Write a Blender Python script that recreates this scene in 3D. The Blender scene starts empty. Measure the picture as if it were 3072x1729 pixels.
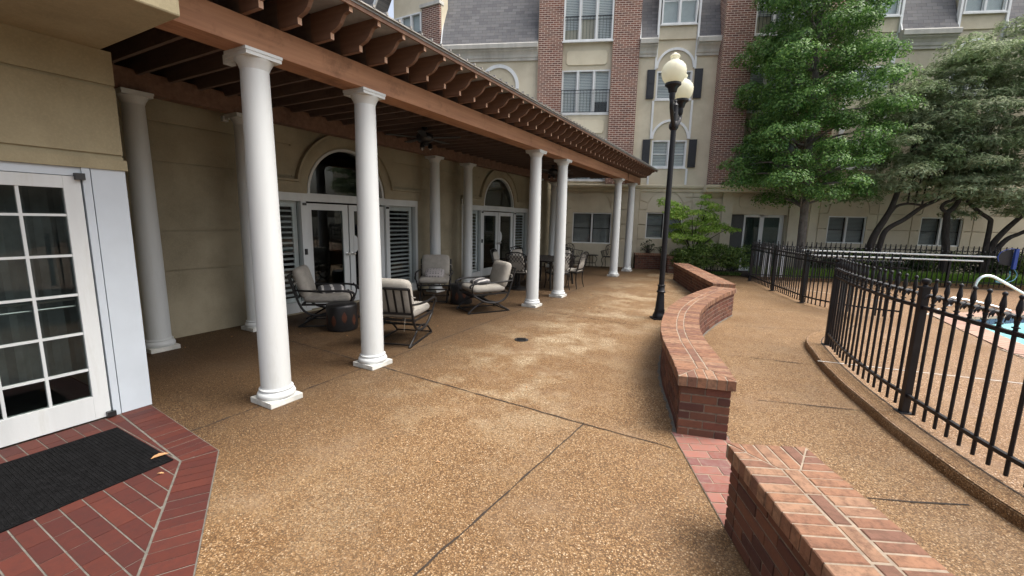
import bpy, bmesh, math, random
import numpy as np
from mathutils import Vector, Matrix
sin, cos, pi, rad = math.sin, math.cos, math.pi, math.radians
S = bpy.context.scene
random.seed(7); np.random.seed(7)

# ------------------------------------------------------------------ camera
cam = bpy.data.cameras.new('camera'); co = bpy.data.objects.new('camera', cam); S.collection.objects.link(co)
cam.sensor_width = 36.0; cam.lens = 36.0*1286.5/3072.0; cam.clip_start = 0.05; cam.clip_end = 1500
PIT, ROL, HC = 0.1588639, 0.02156388, 1.70
_f = Vector((0, cos(PIT), -sin(PIT))); _u = Vector((0, sin(PIT), cos(PIT))); _r = Vector((1, 0, 0))
_R = _r*cos(ROL) + _u*sin(ROL); _U = _u*cos(ROL) - _r*sin(ROL)
co.matrix_world = Matrix(((_R.x, _U.x, -_f.x, 0), (_R.y, _U.y, -_f.y, 0), (_R.z, _U.z, -_f.z, HC), (0, 0, 0, 1)))
S.camera = co
# ------------------------------------------------------------------ light
SUN_EL, SUN_AZ = rad(62), rad(100)      # azimuth measured from +Y towards +X
w = bpy.data.worlds.new("World"); S.world = w; w.use_nodes = True
nt = w.node_tree; bg = nt.nodes['Background']
sky = nt.nodes.new('ShaderNodeTexSky'); sky.sky_type = 'NISHITA'; sky.sun_disc = False
sky.sun_elevation = SUN_EL; sky.sun_rotation = SUN_AZ; sky.dust_density = 7.0; sky.air_density = 1.0; sky.ozone_density = 1.0
hs = nt.nodes.new('ShaderNodeHueSaturation'); hs.inputs['Saturation'].default_value = 0.58      # thin overcast: a greyer sky
nt.links.new(sky.outputs[0], hs.inputs['Color']); nt.links.new(hs.outputs[0], bg.inputs[0]); bg.inputs[1].default_value = 0.15
sl = bpy.data.lights.new('sun', 'SUN'); sl.energy = 1.1; sl.angle = rad(28); sl.color = (1.0, 0.975, 0.93)
so = bpy.data.objects.new('sun', sl); S.collection.objects.link(so)
so.rotation_euler = Vector((sin(SUN_AZ)*cos(SUN_EL), cos(SUN_AZ)*cos(SUN_EL), sin(SUN_EL))).to_track_quat('Z', 'Y').to_euler()
S.view_settings.view_transform = 'Standard'; S.view_settings.look = 'None'
S.view_settings.exposure = 1.15; S.view_settings.gamma = 1.0
S.render.engine = 'CYCLES'
S.cycles.max_bounces = 7; S.cycles.diffuse_bounces = 4; S.cycles.transparent_max_bounces = 10

YA, YB = -0.50376849, -0.13739296      # headings of the terrace and of the apartment block

# ------------------------------------------------------------------ materials
def mat(name): 
    m = bpy.data.materials.new(name); m.use_nodes = True; return m, m.node_tree, m.node_tree.nodes['Principled BSDF']
def nd(nt, t, **k):
    n = nt.nodes.new(t)
    for a, b in k.items():
        if a in n.inputs: n.inputs[a].default_value = b
        else: setattr(n, a, b)
    return n
def ramp(nt, stops, interp='LINEAR'):
    r = nt.nodes.new('ShaderNodeValToRGB'); r.color_ramp.interpolation = interp
    e = r.color_ramp.elements
    while len(e) < len(stops): e.new(0.5)
    for i, (p, c) in enumerate(stops):
        e[i].position = p; e[i].color = (c[0], c[1], c[2], 1) if len(c) == 3 else c
    return r
def mixc(nt, a, b, fac, mode='MIX'):
    m = nt.nodes.new('ShaderNodeMix'); m.data_type = 'RGBA'; m.blend_type = mode
    for s, v in ((0, fac), (6, a), (7, b)):
        if hasattr(v, 'links') or hasattr(v, 'is_linked'): nt.links.new(v, m.inputs[s])
        else: m.inputs[s].default_value = v if s == 0 else (v[0], v[1], v[2], 1)
    return m.outputs[2]
def bump(nt, bs, h, strength=0.3, dist=0.01):
    b = nt.nodes.new('ShaderNodeBump'); b.inputs['Strength'].default_value = strength; b.inputs['Distance'].default_value = dist
    nt.links.new(h, b.inputs['Height']); nt.links.new(b.outputs[0], bs.inputs['Normal'])
def objco(nt):
    return nt.nodes.new('ShaderNodeTexCoord').outputs['Object']
def noise(nt, vec, scale, detail=4, rough=0.6):
    n = nd(nt, 'ShaderNodeTexNoise', Scale=scale, Detail=detail, Roughness=rough); nt.links.new(vec, n.inputs['Vector']); return n.outputs['Fac']
def mapr(nt, v, a, b, c=0.0, d=1.0):
    m = nt.nodes.new('ShaderNodeMapRange'); nt.links.new(v, m.inputs[0])
    for i, x in enumerate((a, b, c, d)): m.inputs[i+1].default_value = x
    return m.outputs[0]
def simple(name, col, rough=0.6, var=0.15, scale=6.0, bmp=0.0, bscale=60, metal=0.0, spec=0.5, streak=False):
    m, nt, bs = mat(name); v = objco(nt)
    if streak:
        mp = nd(nt, 'ShaderNodeMapping'); mp.inputs['Scale'].default_value = (1, 1, 0.12); nt.links.new(v, mp.inputs[0]); v2 = mp.outputs[0]
    else: v2 = v
    n = noise(nt, v2, scale, 5)
    d = tuple(c*(1-var) for c in col); l = tuple(min(1, c*(1+var*0.6)) for c in col)
    r = ramp(nt, [(0.3, d), (0.7, l)]); nt.links.new(n, r.inputs[0]); cc_ = r.outputs[0]
    if streak: cc_ = mixc(nt, cc_, tuple(x*y for x, y in zip(col, (0.62, 0.58, 0.48))), mapr(nt, noise(nt, v2, 7.0, 8, 0.75), 0.55, 0.78, 0, 0.5))      # run-off stains
    nt.links.new(cc_, bs.inputs['Base Color'])
    bs.inputs['Roughness'].default_value = rough; bs.inputs['Metallic'].default_value = metal
    bs.inputs['Specular IOR Level'].default_value = spec
    if bmp: bump(nt, bs, noise(nt, v, bscale, 6), bmp, 0.01)
    return m
def stucco(name, col, dirt=0.35):
    m, nt, bs = mat(name); v = objco(nt)
    big = noise(nt, v, 0.9, 6, 0.65); fine = noise(nt, v, 55, 4, 0.7)
    mp = nd(nt, 'ShaderNodeMapping'); mp.inputs['Scale'].default_value = (2.2, 2.2, 0.18); nt.links.new(v, mp.inputs[0])
    st = noise(nt, mp.outputs[0], 1.6, 6, 0.7)
    c = mixc(nt, col, tuple(x*(1-dirt) for x in (col[0], col[1]*0.98, col[2]*0.93)), mapr(nt, big, 0.42, 0.75))
    c = mixc(nt, c, tuple(x*0.62 for x in col), mapr(nt, st, 0.55, 0.85, 0, dirt*1.3))
    c = mixc(nt, c, tuple(min(1, x*1.25) for x in col), mapr(nt, fine, 0.45, 0.8, 0, 0.35))
    nt.links.new(c, bs.inputs['Base Color']); bs.inputs['Roughness'].default_value = 0.93; bs.inputs['Specular IOR Level'].default_value = 0.2
    bump(nt, bs, fine, 0.35, 0.004)
    return m
def aggregate(name, pale=True, tint=(1, 1, 1)):
    m, nt, bs = mat(name); v = objco(nt)
    vo = nd(nt, 'ShaderNodeTexVoronoi', Scale=132.0); vo.inputs['Randomness'].default_value = 1.0; nt.links.new(v, vo.inputs['Vector'])
    sp = nt.nodes.new('ShaderNodeSeparateColor'); nt.links.new(vo.outputs['Color'], sp.inputs[0])
    T = lambda c: tuple(a*b for a, b in zip(c, tint))
    r = ramp(nt, [(0.0, T((0.060, 0.033, 0.014))), (0.22, T((0.105, 0.059, 0.025))), (0.45, T((0.145, 0.086, 0.038))), (0.68, T((0.195, 0.122, 0.058))), (0.86, T((0.255, 0.172, 0.092))), (0.95, T((0.33, 0.245, 0.15))), (1.0, T((0.44, 0.365, 0.26)))])
    nt.links.new(sp.outputs[0], r.inputs[0])
    big = noise(nt, v, 0.55, 8, 0.62); med = noise(nt, v, 3.5, 6, 0.7)
    c = mixc(nt, r.outputs[0], T((0.095, 0.050, 0.017)), mapr(nt, big, 0.38, 0.68, 0.0, 0.5))
    c = mixc(nt, c, T((0.23, 0.155, 0.075)), mapr(nt, med, 0.5, 0.8, 0, 0.35))
    c = mixc(nt, c, T((0.028, 0.018, 0.010)), mapr(nt, vo.outputs['Distance'], 0.48, 0.75, 0, 0.55))      # dark matrix between the stones
    c = mixc(nt, c, T((0.17, 0.125, 0.085)), mapr(nt, noise(nt, v, 1.7, 7, 0.7), 0.5, 0.7, 0, 0.45))
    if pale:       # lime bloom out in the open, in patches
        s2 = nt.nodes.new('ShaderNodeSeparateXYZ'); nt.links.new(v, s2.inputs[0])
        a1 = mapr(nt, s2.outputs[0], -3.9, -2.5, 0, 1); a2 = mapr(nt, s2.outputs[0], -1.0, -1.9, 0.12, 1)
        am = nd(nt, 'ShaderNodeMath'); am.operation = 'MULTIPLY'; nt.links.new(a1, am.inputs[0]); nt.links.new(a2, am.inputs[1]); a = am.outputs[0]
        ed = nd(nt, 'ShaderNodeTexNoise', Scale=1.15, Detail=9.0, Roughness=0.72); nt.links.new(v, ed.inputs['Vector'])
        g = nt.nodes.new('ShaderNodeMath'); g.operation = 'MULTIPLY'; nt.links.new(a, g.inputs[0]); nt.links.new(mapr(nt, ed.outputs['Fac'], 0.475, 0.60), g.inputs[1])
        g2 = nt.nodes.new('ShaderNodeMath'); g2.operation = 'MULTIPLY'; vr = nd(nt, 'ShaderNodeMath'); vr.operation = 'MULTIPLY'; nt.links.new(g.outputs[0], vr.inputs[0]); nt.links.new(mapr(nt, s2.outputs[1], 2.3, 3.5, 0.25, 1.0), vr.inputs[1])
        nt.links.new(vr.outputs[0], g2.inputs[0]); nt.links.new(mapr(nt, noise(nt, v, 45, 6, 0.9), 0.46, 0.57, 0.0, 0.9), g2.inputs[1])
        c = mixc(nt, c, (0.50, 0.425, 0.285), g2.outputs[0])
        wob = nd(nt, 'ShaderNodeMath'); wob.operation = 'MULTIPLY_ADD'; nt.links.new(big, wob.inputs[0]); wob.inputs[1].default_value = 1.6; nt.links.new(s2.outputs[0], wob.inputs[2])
        c = mixc(nt, c, (0.42, 0.40, 0.36), mapr(nt, wob.outputs[0], -1.5, -3.0, 0, 1.0), 'MULTIPLY')      # shade under the roof put into the slab colour, wavy edge
    nt.links.new(c, bs.inputs['Base Color']); bs.inputs['Roughness'].default_value = 0.72; bs.inputs['Specular IOR Level'].default_value = 0.35
    bump(nt, bs, vo.outputs['Distance'], 0.5, 0.006)
    return m
def island_brick(name, cols, mottling=(0.10, 0.045, 0.035), bstr=0.5, rough=0.85, amt=0.55):
    m, nt, bs = mat(name); v = objco(nt)
    g = nt.nodes.new('ShaderNodeNewGeometry')
    n = len(cols); r = ramp(nt, [(i/n, c) for i, c in enumerate(cols)], 'CONSTANT'); nt.links.new(g.outputs['Random Per Island'], r.inputs[0])
    mo = noise(nt, v, 22, 8, 0.75); fi = noise(nt, v, 140, 4, 0.7)
    c = mixc(nt, r.outputs[0], mottling, mapr(nt, mo, 0.45, 0.66, 0, amt)); c = mixc(nt, c, mottling, mapr(nt, noise(nt, v, 5.0, 5, 0.7), 0.5, 0.75, 0, amt*0.6))
    c = mixc(nt, c, (0.33, 0.22, 0.165), mapr(nt, fi, 0.62, 0.8, 0, 0.35*amt))
    nt.links.new(c, bs.inputs['Base Color']); bs.inputs['Roughness'].default_value = rough; bs.inputs['Specular IOR Level'].default_value = 0.25
    bump(nt, bs, fi, bstr, 0.004)
    return m
def facade_brick(name):
    m, nt, bs = mat(name); v = objco(nt)
    s = nt.nodes.new('ShaderNodeSeparateXYZ'); nt.links.new(v, s.inputs[0])
    ad = nt.nodes.new('ShaderNodeMath'); ad.operation = 'ADD'; nt.links.new(s.outputs[0], ad.inputs[0]); nt.links.new(s.outputs[1], ad.inputs[1])
    cb = nt.nodes.new('ShaderNodeCombineXYZ'); nt.links.new(ad.outputs[0], cb.inputs[0]); nt.links.new(s.outputs[2], cb.inputs[1])
    b = nd(nt, 'ShaderNodeTexBrick', Scale=1.0); nt.links.new(cb.outputs[0], b.inputs['Vector'])
    b.inputs['Color1'].default_value = (0.20, 0.082, 0.055, 1); b.inputs['Color2'].default_value = (0.10, 0.045, 0.038, 1)
    b.inputs['Mortar'].default_value = (0.52, 0.43, 0.36, 1); b.inputs['Mortar Size'].default_value = 0.009
    b.inputs['Brick Width'].default_value = 0.205; b.inputs['Row Height'].default_value = 0.068; b.inputs['Bias'].default_value = -0.1
    c = mixc(nt, b.outputs['Color'], (0.07, 0.032, 0.028), mapr(nt, noise(nt, v, 1.3, 7, 0.7), 0.5, 0.75, 0, 0.55))
    c = mixc(nt, c, (0.30, 0.15, 0.10), mapr(nt, noise(nt, v, 9, 5, 0.7), 0.55, 0.8, 0, 0.5))
    nt.links.new(c, bs.inputs['Base Color']); bs.inputs['Roughness'].default_value = 0.9
    bump(nt, bs, b.outputs['Fac'], -0.4, 0.006)
    return m
def shingle(name):
    m, nt, bs = mat(name); v = objco(nt)
    s = nt.nodes.new('ShaderNodeSeparateXYZ'); nt.links.new(v, s.inputs[0])
    cb = nt.nodes.new('ShaderNodeCombineXYZ'); nt.links.new(s.outputs[0], cb.inputs[0]); nt.links.new(s.outputs[2], cb.inputs[1])
    b = nd(nt, 'ShaderNodeTexBrick', Scale=1.0); nt.links.new(cb.outputs[0], b.inputs['Vector'])
    b.inputs['Color1'].default_value = (0.155, 0.155, 0.158, 1); b.inputs['Color2'].default_value = (0.105, 0.105, 0.112, 1)
    b.inputs['Mortar'].default_value = (0.055, 0.055, 0.06, 1); b.inputs['Mortar Size'].default_value = 0.004
    b.inputs['Brick Width'].default_value = 0.30; b.inputs['Row Height'].default_value = 0.115
    c = mixc(nt, b.outputs['Color'], (0.19, 0.17, 0.15), mapr(nt, noise(nt, v, 7, 6, 0.75), 0.5, 0.8, 0, 0.6))
    nt.links.new(c, bs.inputs['Base Color']); bs.inputs['Roughness'].default_value = 0.95
    bump(nt, bs, b.outputs['Fac'], -0.5, 0.01)
    return m
def wood(name, col, dark, axis=1, rough=0.75):
    m, nt, bs = mat(name); v = objco(nt)
    mp = nd(nt, 'ShaderNodeMapping'); sc = [16, 16, 16]; sc[axis] = 0.9; mp.inputs['Scale'].default_value = sc; nt.links.new(v, mp.inputs[0])
    g = noise(nt, mp.outputs[0], 1.0, 6, 0.65); b = noise(nt, v, 2.2, 9, 0.75)
    c = mixc(nt, col, dark, mapr(nt, g, 0.35, 0.7, 0, 0.8)); c = mixc(nt, c, tuple(x*0.45 for x in dark), mapr(nt, b, 0.52, 0.72, 0, 0.75))
    nt.links.new(c, bs.inputs['Base Color']); bs.inputs['Roughness'].default_value = rough; bs.inputs['Specular IOR Level'].default_value = 0.3
    bump(nt, bs, g, 0.25, 0.003)
    return m
def glass(name, tint=(0.55, 0.6, 0.58), ior=1.6):
    m, nt, bs = mat(name); nt.nodes.remove(bs)
    tr = nd(nt, 'ShaderNodeBsdfTransparent'); tr.inputs[0].default_value = (*tint, 1)
    gl = nd(nt, 'ShaderNodeBsdfGlossy'); gl.inputs['Roughness'].default_value = 0.01; gl.inputs[0].default_value = (0.9, 0.95, 0.95, 1)
    fr = nd(nt, 'ShaderNodeFresnel'); fr.inputs[0].default_value = ior
    ge = nt.nodes.new('ShaderNodeNewGeometry'); iv = nd(nt, 'ShaderNodeMath'); iv.operation = 'SUBTRACT'; iv.inputs[0].default_value = 1.0; nt.links.new(ge.outputs['Backfacing'], iv.inputs[1])
    ml = nd(nt, 'ShaderNodeMath'); ml.operation = 'MULTIPLY'; nt.links.new(iv.outputs[0], ml.inputs[0]); nt.links.new(fr.outputs[0], ml.inputs[1])
    mx = nd(nt, 'ShaderNodeMixShader'); nt.links.new(ml.outputs[0], mx.inputs[0]); nt.links.new(tr.outputs[0], mx.inputs[1]); nt.links.new(gl.outputs[0], mx.inputs[2])
    nt.links.new(mx.outputs[0], nt.nodes['Material Output'].inputs[0])
    return m
def stripes(name, a, b, freq, axis=2, rough=0.7):
    m, nt, bs = mat(name); v = objco(nt)
    s = nt.nodes.new('ShaderNodeSeparateXYZ'); nt.links.new(v, s.inputs[0])
    mm = nt.nodes.new('ShaderNodeMath'); mm.operation = 'MULTIPLY'; nt.links.new(s.outputs[axis], mm.inputs[0]); mm.inputs[1].default_value = freq
    fr = nt.nodes.new('ShaderNodeMath'); fr.operation = 'FRACT'; nt.links.new(mm.outputs[0], fr.inputs[0])
    r = ramp(nt, [(0.0, a), (0.62, a), (0.72, b), (1.0, b)]); nt.links.new(fr.outputs[0], r.inputs[0])
    nt.links.new(r.outputs[0], bs.inputs['Base Color']); bs.inputs['Roughness'].default_value = rough
    return m
def leafmat(name, cols, trans=0.3, rough=0.5, patch=None):
    m, nt, bs = mat(name); v = objco(nt)
    g = nt.nodes.new('ShaderNodeNewGeometry')
    n = len(cols); r = ramp(nt, [(i/(n-1), c) for i, c in enumerate(cols)]); nt.links.new(g.outputs['Random Per Island'], r.inputs[0])
    c = r.outputs[0]
    if patch: c = mixc(nt, c, patch, mapr(nt, noise(nt, v, 0.9, 4, 0.6), 0.48, 0.66, 0, 0.8))
    nt.links.new(c, bs.inputs['Base Color']); bs.inputs['Roughness'].default_value = rough; bs.inputs['Specular IOR Level'].default_value = 0.35
    tl = nd(nt, 'ShaderNodeBsdfTranslucent'); nt.links.new(c, tl.inputs[0])
    mx = nd(nt, 'ShaderNodeMixShader'); mx.inputs[0].default_value = trans
    nt.links.new(bs.outputs[0], mx.inputs[1]); nt.links.new(tl.outputs[0], mx.inputs[2]); nt.links.new(mx.outputs[0], nt.nodes['Material Output'].inputs[0])
    return m
def bark(name, a, b):
    m, nt, bs = mat(name); v = objco(nt)
    mp = nd(nt, 'ShaderNodeMapping'); mp.inputs['Scale'].default_value = (9, 9, 3); nt.links.new(v, mp.inputs[0])
    n = noise(nt, mp.outputs[0], 2.0, 8, 0.75); r = ramp(nt, [(0.35, a), (0.68, b)]); nt.links.new(n, r.inputs[0]); nt.links.new(r.outputs[0], bs.inputs['Base Color'])
    bs.inputs['Roughness'].default_value = 0.95; bump(nt, bs, n, 0.8, 0.02); return m

M = {}
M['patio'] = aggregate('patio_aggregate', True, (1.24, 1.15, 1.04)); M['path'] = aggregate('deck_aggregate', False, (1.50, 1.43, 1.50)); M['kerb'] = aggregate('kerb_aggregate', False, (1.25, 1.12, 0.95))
M['joint'] = simple('joint_filler', (0.035, 0.024, 0.016), 0.95, 0.5, 30)
M['whiteline'] = simple('white_joint', (0.62, 0.60, 0.55), 0.8, 0.3, 20)
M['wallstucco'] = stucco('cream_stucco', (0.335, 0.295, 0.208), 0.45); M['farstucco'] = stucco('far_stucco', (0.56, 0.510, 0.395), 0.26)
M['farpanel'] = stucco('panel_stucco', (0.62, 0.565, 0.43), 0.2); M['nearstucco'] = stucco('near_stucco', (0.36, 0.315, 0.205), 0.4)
M['white'] = simple('white_paint', (0.56, 0.585, 0.58), 0.45, 0.14, 3.5, 0.05, 90, streak=True)
M['postwhite'] = simple('cool_white_paint', (0.50, 0.555, 0.60), 0.5, 0.08, 2.0); M['trim'] = simple('white_trim', (0.68, 0.70, 0.70), 0.55, 0.14, 4.0, streak=True)
M['capstone'] = simple('column_plinth_paint', (0.53, 0.53, 0.49), 0.6, 0.35, 9.0, 0.1, 60)
M['cornice'] = simple('weathered_cornice', (0.46, 0.45, 0.41), 0.8, 0.25, 3.0, streak=True)
M['brickf'] = facade_brick('pilaster_brick'); M['shingle'] = shingle('mansard_shingle')
M['beam'] = wood('stained_beam', (0.375, 0.198, 0.112), (0.215, 0.105, 0.060)); M['rafter'] = wood('stained_rafter', (0.205, 0.120, 0.082), (0.110, 0.062, 0.045), 0); M['joist'] = wood('inner_joist', (0.17, 0.12, 0.10), (0.08, 0.056, 0.048), 0); M['greyboard'] = simple('grey_board', (0.27, 0.28, 0.29), 0.9, 0.3, 5)  # joists greyer and a little darker than the rafter tails
M['endgrain'] = wood('rafter_end', (0.55, 0.36, 0.25), (0.38, 0.22, 0.15), 2)
M['deckwood'] = simple('roof_board', (0.055, 0.044, 0.042), 0.9, 0.3, 5); M['roofmetal'] = simple('roof_metal', (0.30, 0.28, 0.25), 0.5, 0.3, 8, metal=0.6)
M['iron'] = simple('black_iron', (0.008, 0.008, 0.010), 0.45, 0.4, 14, 0.08, 120, spec=0.35)
M['bronze'] = simple('dark_bronze_metal', (0.011, 0.010, 0.010), 0.45, 0.3, 14, spec=0.35)
M['cushion'] = simple('taupe_cushion', (0.32, 0.300, 0.262), 0.95, 0.16, 9, 0.35, 500)
M['pillow'] = simple('grey_pillow', (0.13, 0.125, 0.13), 0.95, 0.3, 20, 0.3, 400)
M['glassdark'] = glass('window_glass'); M['glassnear'] = glass('door_glass', (0.62, 0.66, 0.65), 1.45); M['glassclear'] = glass('clear_glass', (0.88, 0.9, 0.9), 1.5)
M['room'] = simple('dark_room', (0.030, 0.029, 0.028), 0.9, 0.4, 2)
M['blind'] = stripes('slatted_blind', (0.62, 0.64, 0.63), (0.16, 0.17, 0.18), 19); M['blinddark'] = stripes('dark_blind', (0.30, 0.32, 0.32), (0.12, 0.13, 0.135), 22)
M['paleblind'] = simple('pale_blind', (0.50, 0.54, 0.54), 0.8, 0.12, 4)
M['curtain'] = stripes('curtain', (0.10, 0.10, 0.105), (0.03, 0.03, 0.033), 9.0, 1)
M['shutterblack'] = simple('black_shutter', (0.012, 0.013, 0.017), 0.5, 0.3, 8); M['louvre'] = simple('white_louvre', (0.62, 0.64, 0.63), 0.5, 0.1, 6)
M['hard'] = simple('steel', (0.80, 0.80, 0.78), 0.32, 0.1, 10, metal=1.0); M['blackplastic'] = simple('black_plastic', (0.012, 0.012, 0.013), 0.4, 0.3, 10)
M['globe'] = leafmat('cream_globe', [(0.84, 0.82, 0.68), (0.84, 0.82, 0.68)], 0.45, 0.25)
M['mat'] = simple('rubber_mat', (0.0075, 0.0075, 0.008), 0.95, 0.7, 30, 1.0, 120, spec=0.1)
M['coping'] = island_brick('coping_brick', [(0.260, 0.135, 0.080), (0.230, 0.115, 0.070), (0.285, 0.165, 0.102), (0.195, 0.098, 0.063), (0.255, 0.142, 0.088), (0.175, 0.090, 0.062), (0.27, 0.140, 0.082)], (0.095, 0.052, 0.034), amt=0.8)
M['brick'] = island_brick('wall_brick', [(0.125, 0.052, 0.033), (0.095, 0.040, 0.028), (0.15, 0.066, 0.040), (0.075, 0.034, 0.027), (0.115, 0.054, 0.035), (0.135, 0.054, 0.037)])  # body bricks darker than the coping: shade on the wall faces put into colour
M['paver'] = island_brick('landing_paver', [(0.082, 0.022, 0.015), (0.072, 0.020, 0.015), (0.092, 0.025, 0.017), (0.066, 0.019, 0.015), (0.078, 0.022, 0.016)], (0.04, 0.018, 0.017), 0.2, 0.65, 0.4)
M['stepbrick'] = island_brick('path_brick', [(0.24, 0.10, 0.075), (0.20, 0.078, 0.06), (0.28, 0.12, 0.09), (0.17, 0.075, 0.065)], (0.22, 0.15, 0.13), 0.3)
M['poolbrick'] = island_brick('pool_coping', [(0.38, 0.25, 0.19), (0.42, 0.28, 0.215), (0.34, 0.215, 0.17)], (0.3, 0.2, 0.15), 0.2)
M['mortar'] = simple('mortar', (0.28, 0.225, 0.165), 0.95, 0.3, 25, 0.3, 200); M['darkmortar'] = simple('dark_mortar', (0.17, 0.135, 0.10), 0.95, 0.4, 25, 0.3, 200); M['mortargrey'] = simple('grey_mortar', (0.135, 0.125, 0.105), 0.95, 0.35, 25, 0.3, 200)
M['tile'] = simple('navy_tile', (0.010, 0.022, 0.085), 0.15, 0.3, 9)
M['mulch'] = simple('mulch', (0.045, 0.032, 0.022), 1.0, 0.6, 25, 0.9, 60); M['soil'] = simple('ground_soil', (0.05, 0.045, 0.028), 1.0, 0.5, 3)
M['bluefoam'] = simple('blue_plastic', (0.02, 0.06, 0.30), 0.5, 0.2, 8); M['cyanhose'] = simple('pale_blue_hose', (0.10, 0.30, 0.38), 0.5, 0.2, 8)
M['leafA'] = leafmat('magnolia_leaf', [(0.032, 0.082, 0.020), (0.065, 0.155, 0.032), (0.125, 0.245, 0.055), (0.21, 0.35, 0.09)], 0.34, 0.5)
M['leafB'] = leafmat('feathery_leaf', [(0.125, 0.165, 0.085), (0.20, 0.25, 0.135), (0.285, 0.335, 0.195), (0.38, 0.43, 0.275)], 0.48, 0.6, (0.18, 0.27, 0.10))
M['leafC'] = leafmat('maple_leaf', [(0.15, 0.28, 0.04), (0.25, 0.42, 0.07), (0.36, 0.55, 0.10), (0.48, 0.62, 0.16)], 0.5)
M['leafD'] = leafmat('hedge_leaf', [(0.030, 0.060, 0.015), (0.065, 0.12, 0.024), (0.12, 0.20, 0.04), (0.20, 0.26, 0.06)], 0.32)
M['leafE'] = leafmat('grass_blade', [(0.12, 0.26, 0.03), (0.20, 0.38, 0.05), (0.30, 0.48, 0.08)], 0.45)
M['leafF'] = leafmat('shrub_leaf', [(0.018, 0.03, 0.012), (0.03, 0.055, 0.018), (0.05, 0.085, 0.025)], 0.2)
M['dry'] = simple('dry_leaf', (0.40, 0.22, 0.10), 0.8, 0.3, 60)
M['bark'] = bark('grey_bark', (0.055, 0.047, 0.040), (0.17, 0.155, 0.14)); M['barkdark'] = bark('dark_bark', (0.016, 0.013, 0.011), (0.05, 0.043, 0.038))
def watermat():
    m, nt, bs = mat('pool_water'); v = objco(nt)
    bs.inputs['Base Color'].default_value = (0.25, 0.62, 0.62, 1); bs.inputs['Roughness'].default_value = 0.06; bs.inputs['IOR'].default_value = 1.33
    n = noise(nt, v, 3.0, 3, 0.5); r = ramp(nt, [(0.35, (0.22, 0.60, 0.62)), (0.65, (0.34, 0.70, 0.69))]); nt.links.new(n, r.inputs[0]); nt.links.new(r.outputs[0], bs.inputs['Base Color'])
    bump(nt, bs, noise(nt, v, 5.0, 3, 0.5), 0.15, 0.03); return m
M['water'] = watermat()
def pillowmat():
    m, nt, bs = mat('dotted_pillow'); v = nt.nodes.new('ShaderNodeTexCoord').outputs['Generated']
    vo = nd(nt, 'ShaderNodeTexVoronoi', Scale=7.0); vo.inputs['Randomness'].default_value = 0.15; nt.links.new(v, vo.inputs['Vector'])
    r = ramp(nt, [(0.0, (0.045, 0.045, 0.055)), (0.26, (0.045, 0.045, 0.055)), (0.34, (0.33, 0.31, 0.30)), (1, (0.33, 0.31, 0.30))]); nt.links.new(vo.outputs['Distance'], r.inputs[0])
    nt.links.new(r.outputs[0], bs.inputs['Base Color']); bs.inputs['Roughness'].default_value = 0.95; return m
M['dots'] = pillowmat()
def stripepillow():
    m, nt, bs = mat('striped_pillow'); v = nt.nodes.new('ShaderNodeTexCoord').outputs['Generated']
    wv = nd(nt, 'ShaderNodeTexWave', Scale=0.9); wv.inputs['Distortion'].default_value = 3.0; nt.links.new(v, wv.inputs['Vector'])
    r = ramp(nt, [(0.0, (0.08, 0.078, 0.082)), (0.80, (0.10, 0.098, 0.10)), (0.88, (0.55, 0.53, 0.5)), (1, (0.55, 0.53, 0.5))]); nt.links.new(wv.outputs['Fac'], r.inputs[0])
    nt.links.new(r.outputs[0], bs.inputs['Base Color']); bs.inputs['Roughness'].default_value = 0.95; return m
M['stripes'] = stripepillow()

# ------------------------------------------------------------------ scene helpers
def link(o, parent=None):
    S.collection.objects.link(o)
    if parent: o.parent = parent
    return o
def tag(o, label=None, cat=None, group=None, kind=None):
    if label: o['label'] = label
    if cat: o['category'] = cat
    if group: o['group'] = group
    if kind: o['kind'] = kind
    return o
def fr(ang, x, y, z=0.0):
    return Vector((cos(ang)*x - sin(ang)*y, sin(ang)*x + cos(ang)*y, z))
def thing(name, label, cat, ang=0.0, loc=(0, 0, 0), rz=0.0, group=None):
    """an Empty at the base of a thing; loc is given in the frame turned by ang"""
    o = bpy.data.objects.new(name, None); o.empty_display_size = 0.2; link(o)
    o.location = fr(ang, *loc); o.rotation_euler = (0, 0, ang + rz)
    return tag(o, label, cat, group)
def copy_tree(o, parent=None):
    c = o.copy(); S.collection.objects.link(c); c.parent = parent
    for ch in o.children: copy_tree(ch, c)
    return c
def catmull(pts, n=6):
    pts = [Vector(p) for p in pts]
    if len(pts) < 3: return pts
    out = []
    P = [pts[0]*2-pts[1]] + pts + [pts[-1]*2-pts[-2]]
    for i in range(1, len(P)-2):
        a, b, c, d = P[i-1], P[i], P[i+1], P[i+2]
        for k in range(n):
            t = k/n
            out.append(0.5*((2*b) + (c-a)*t + (2*a-5*b+4*c-d)*t*t + (3*b-a-3*c+d)*t**3))
    out.append(pts[-1]); return out
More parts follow.
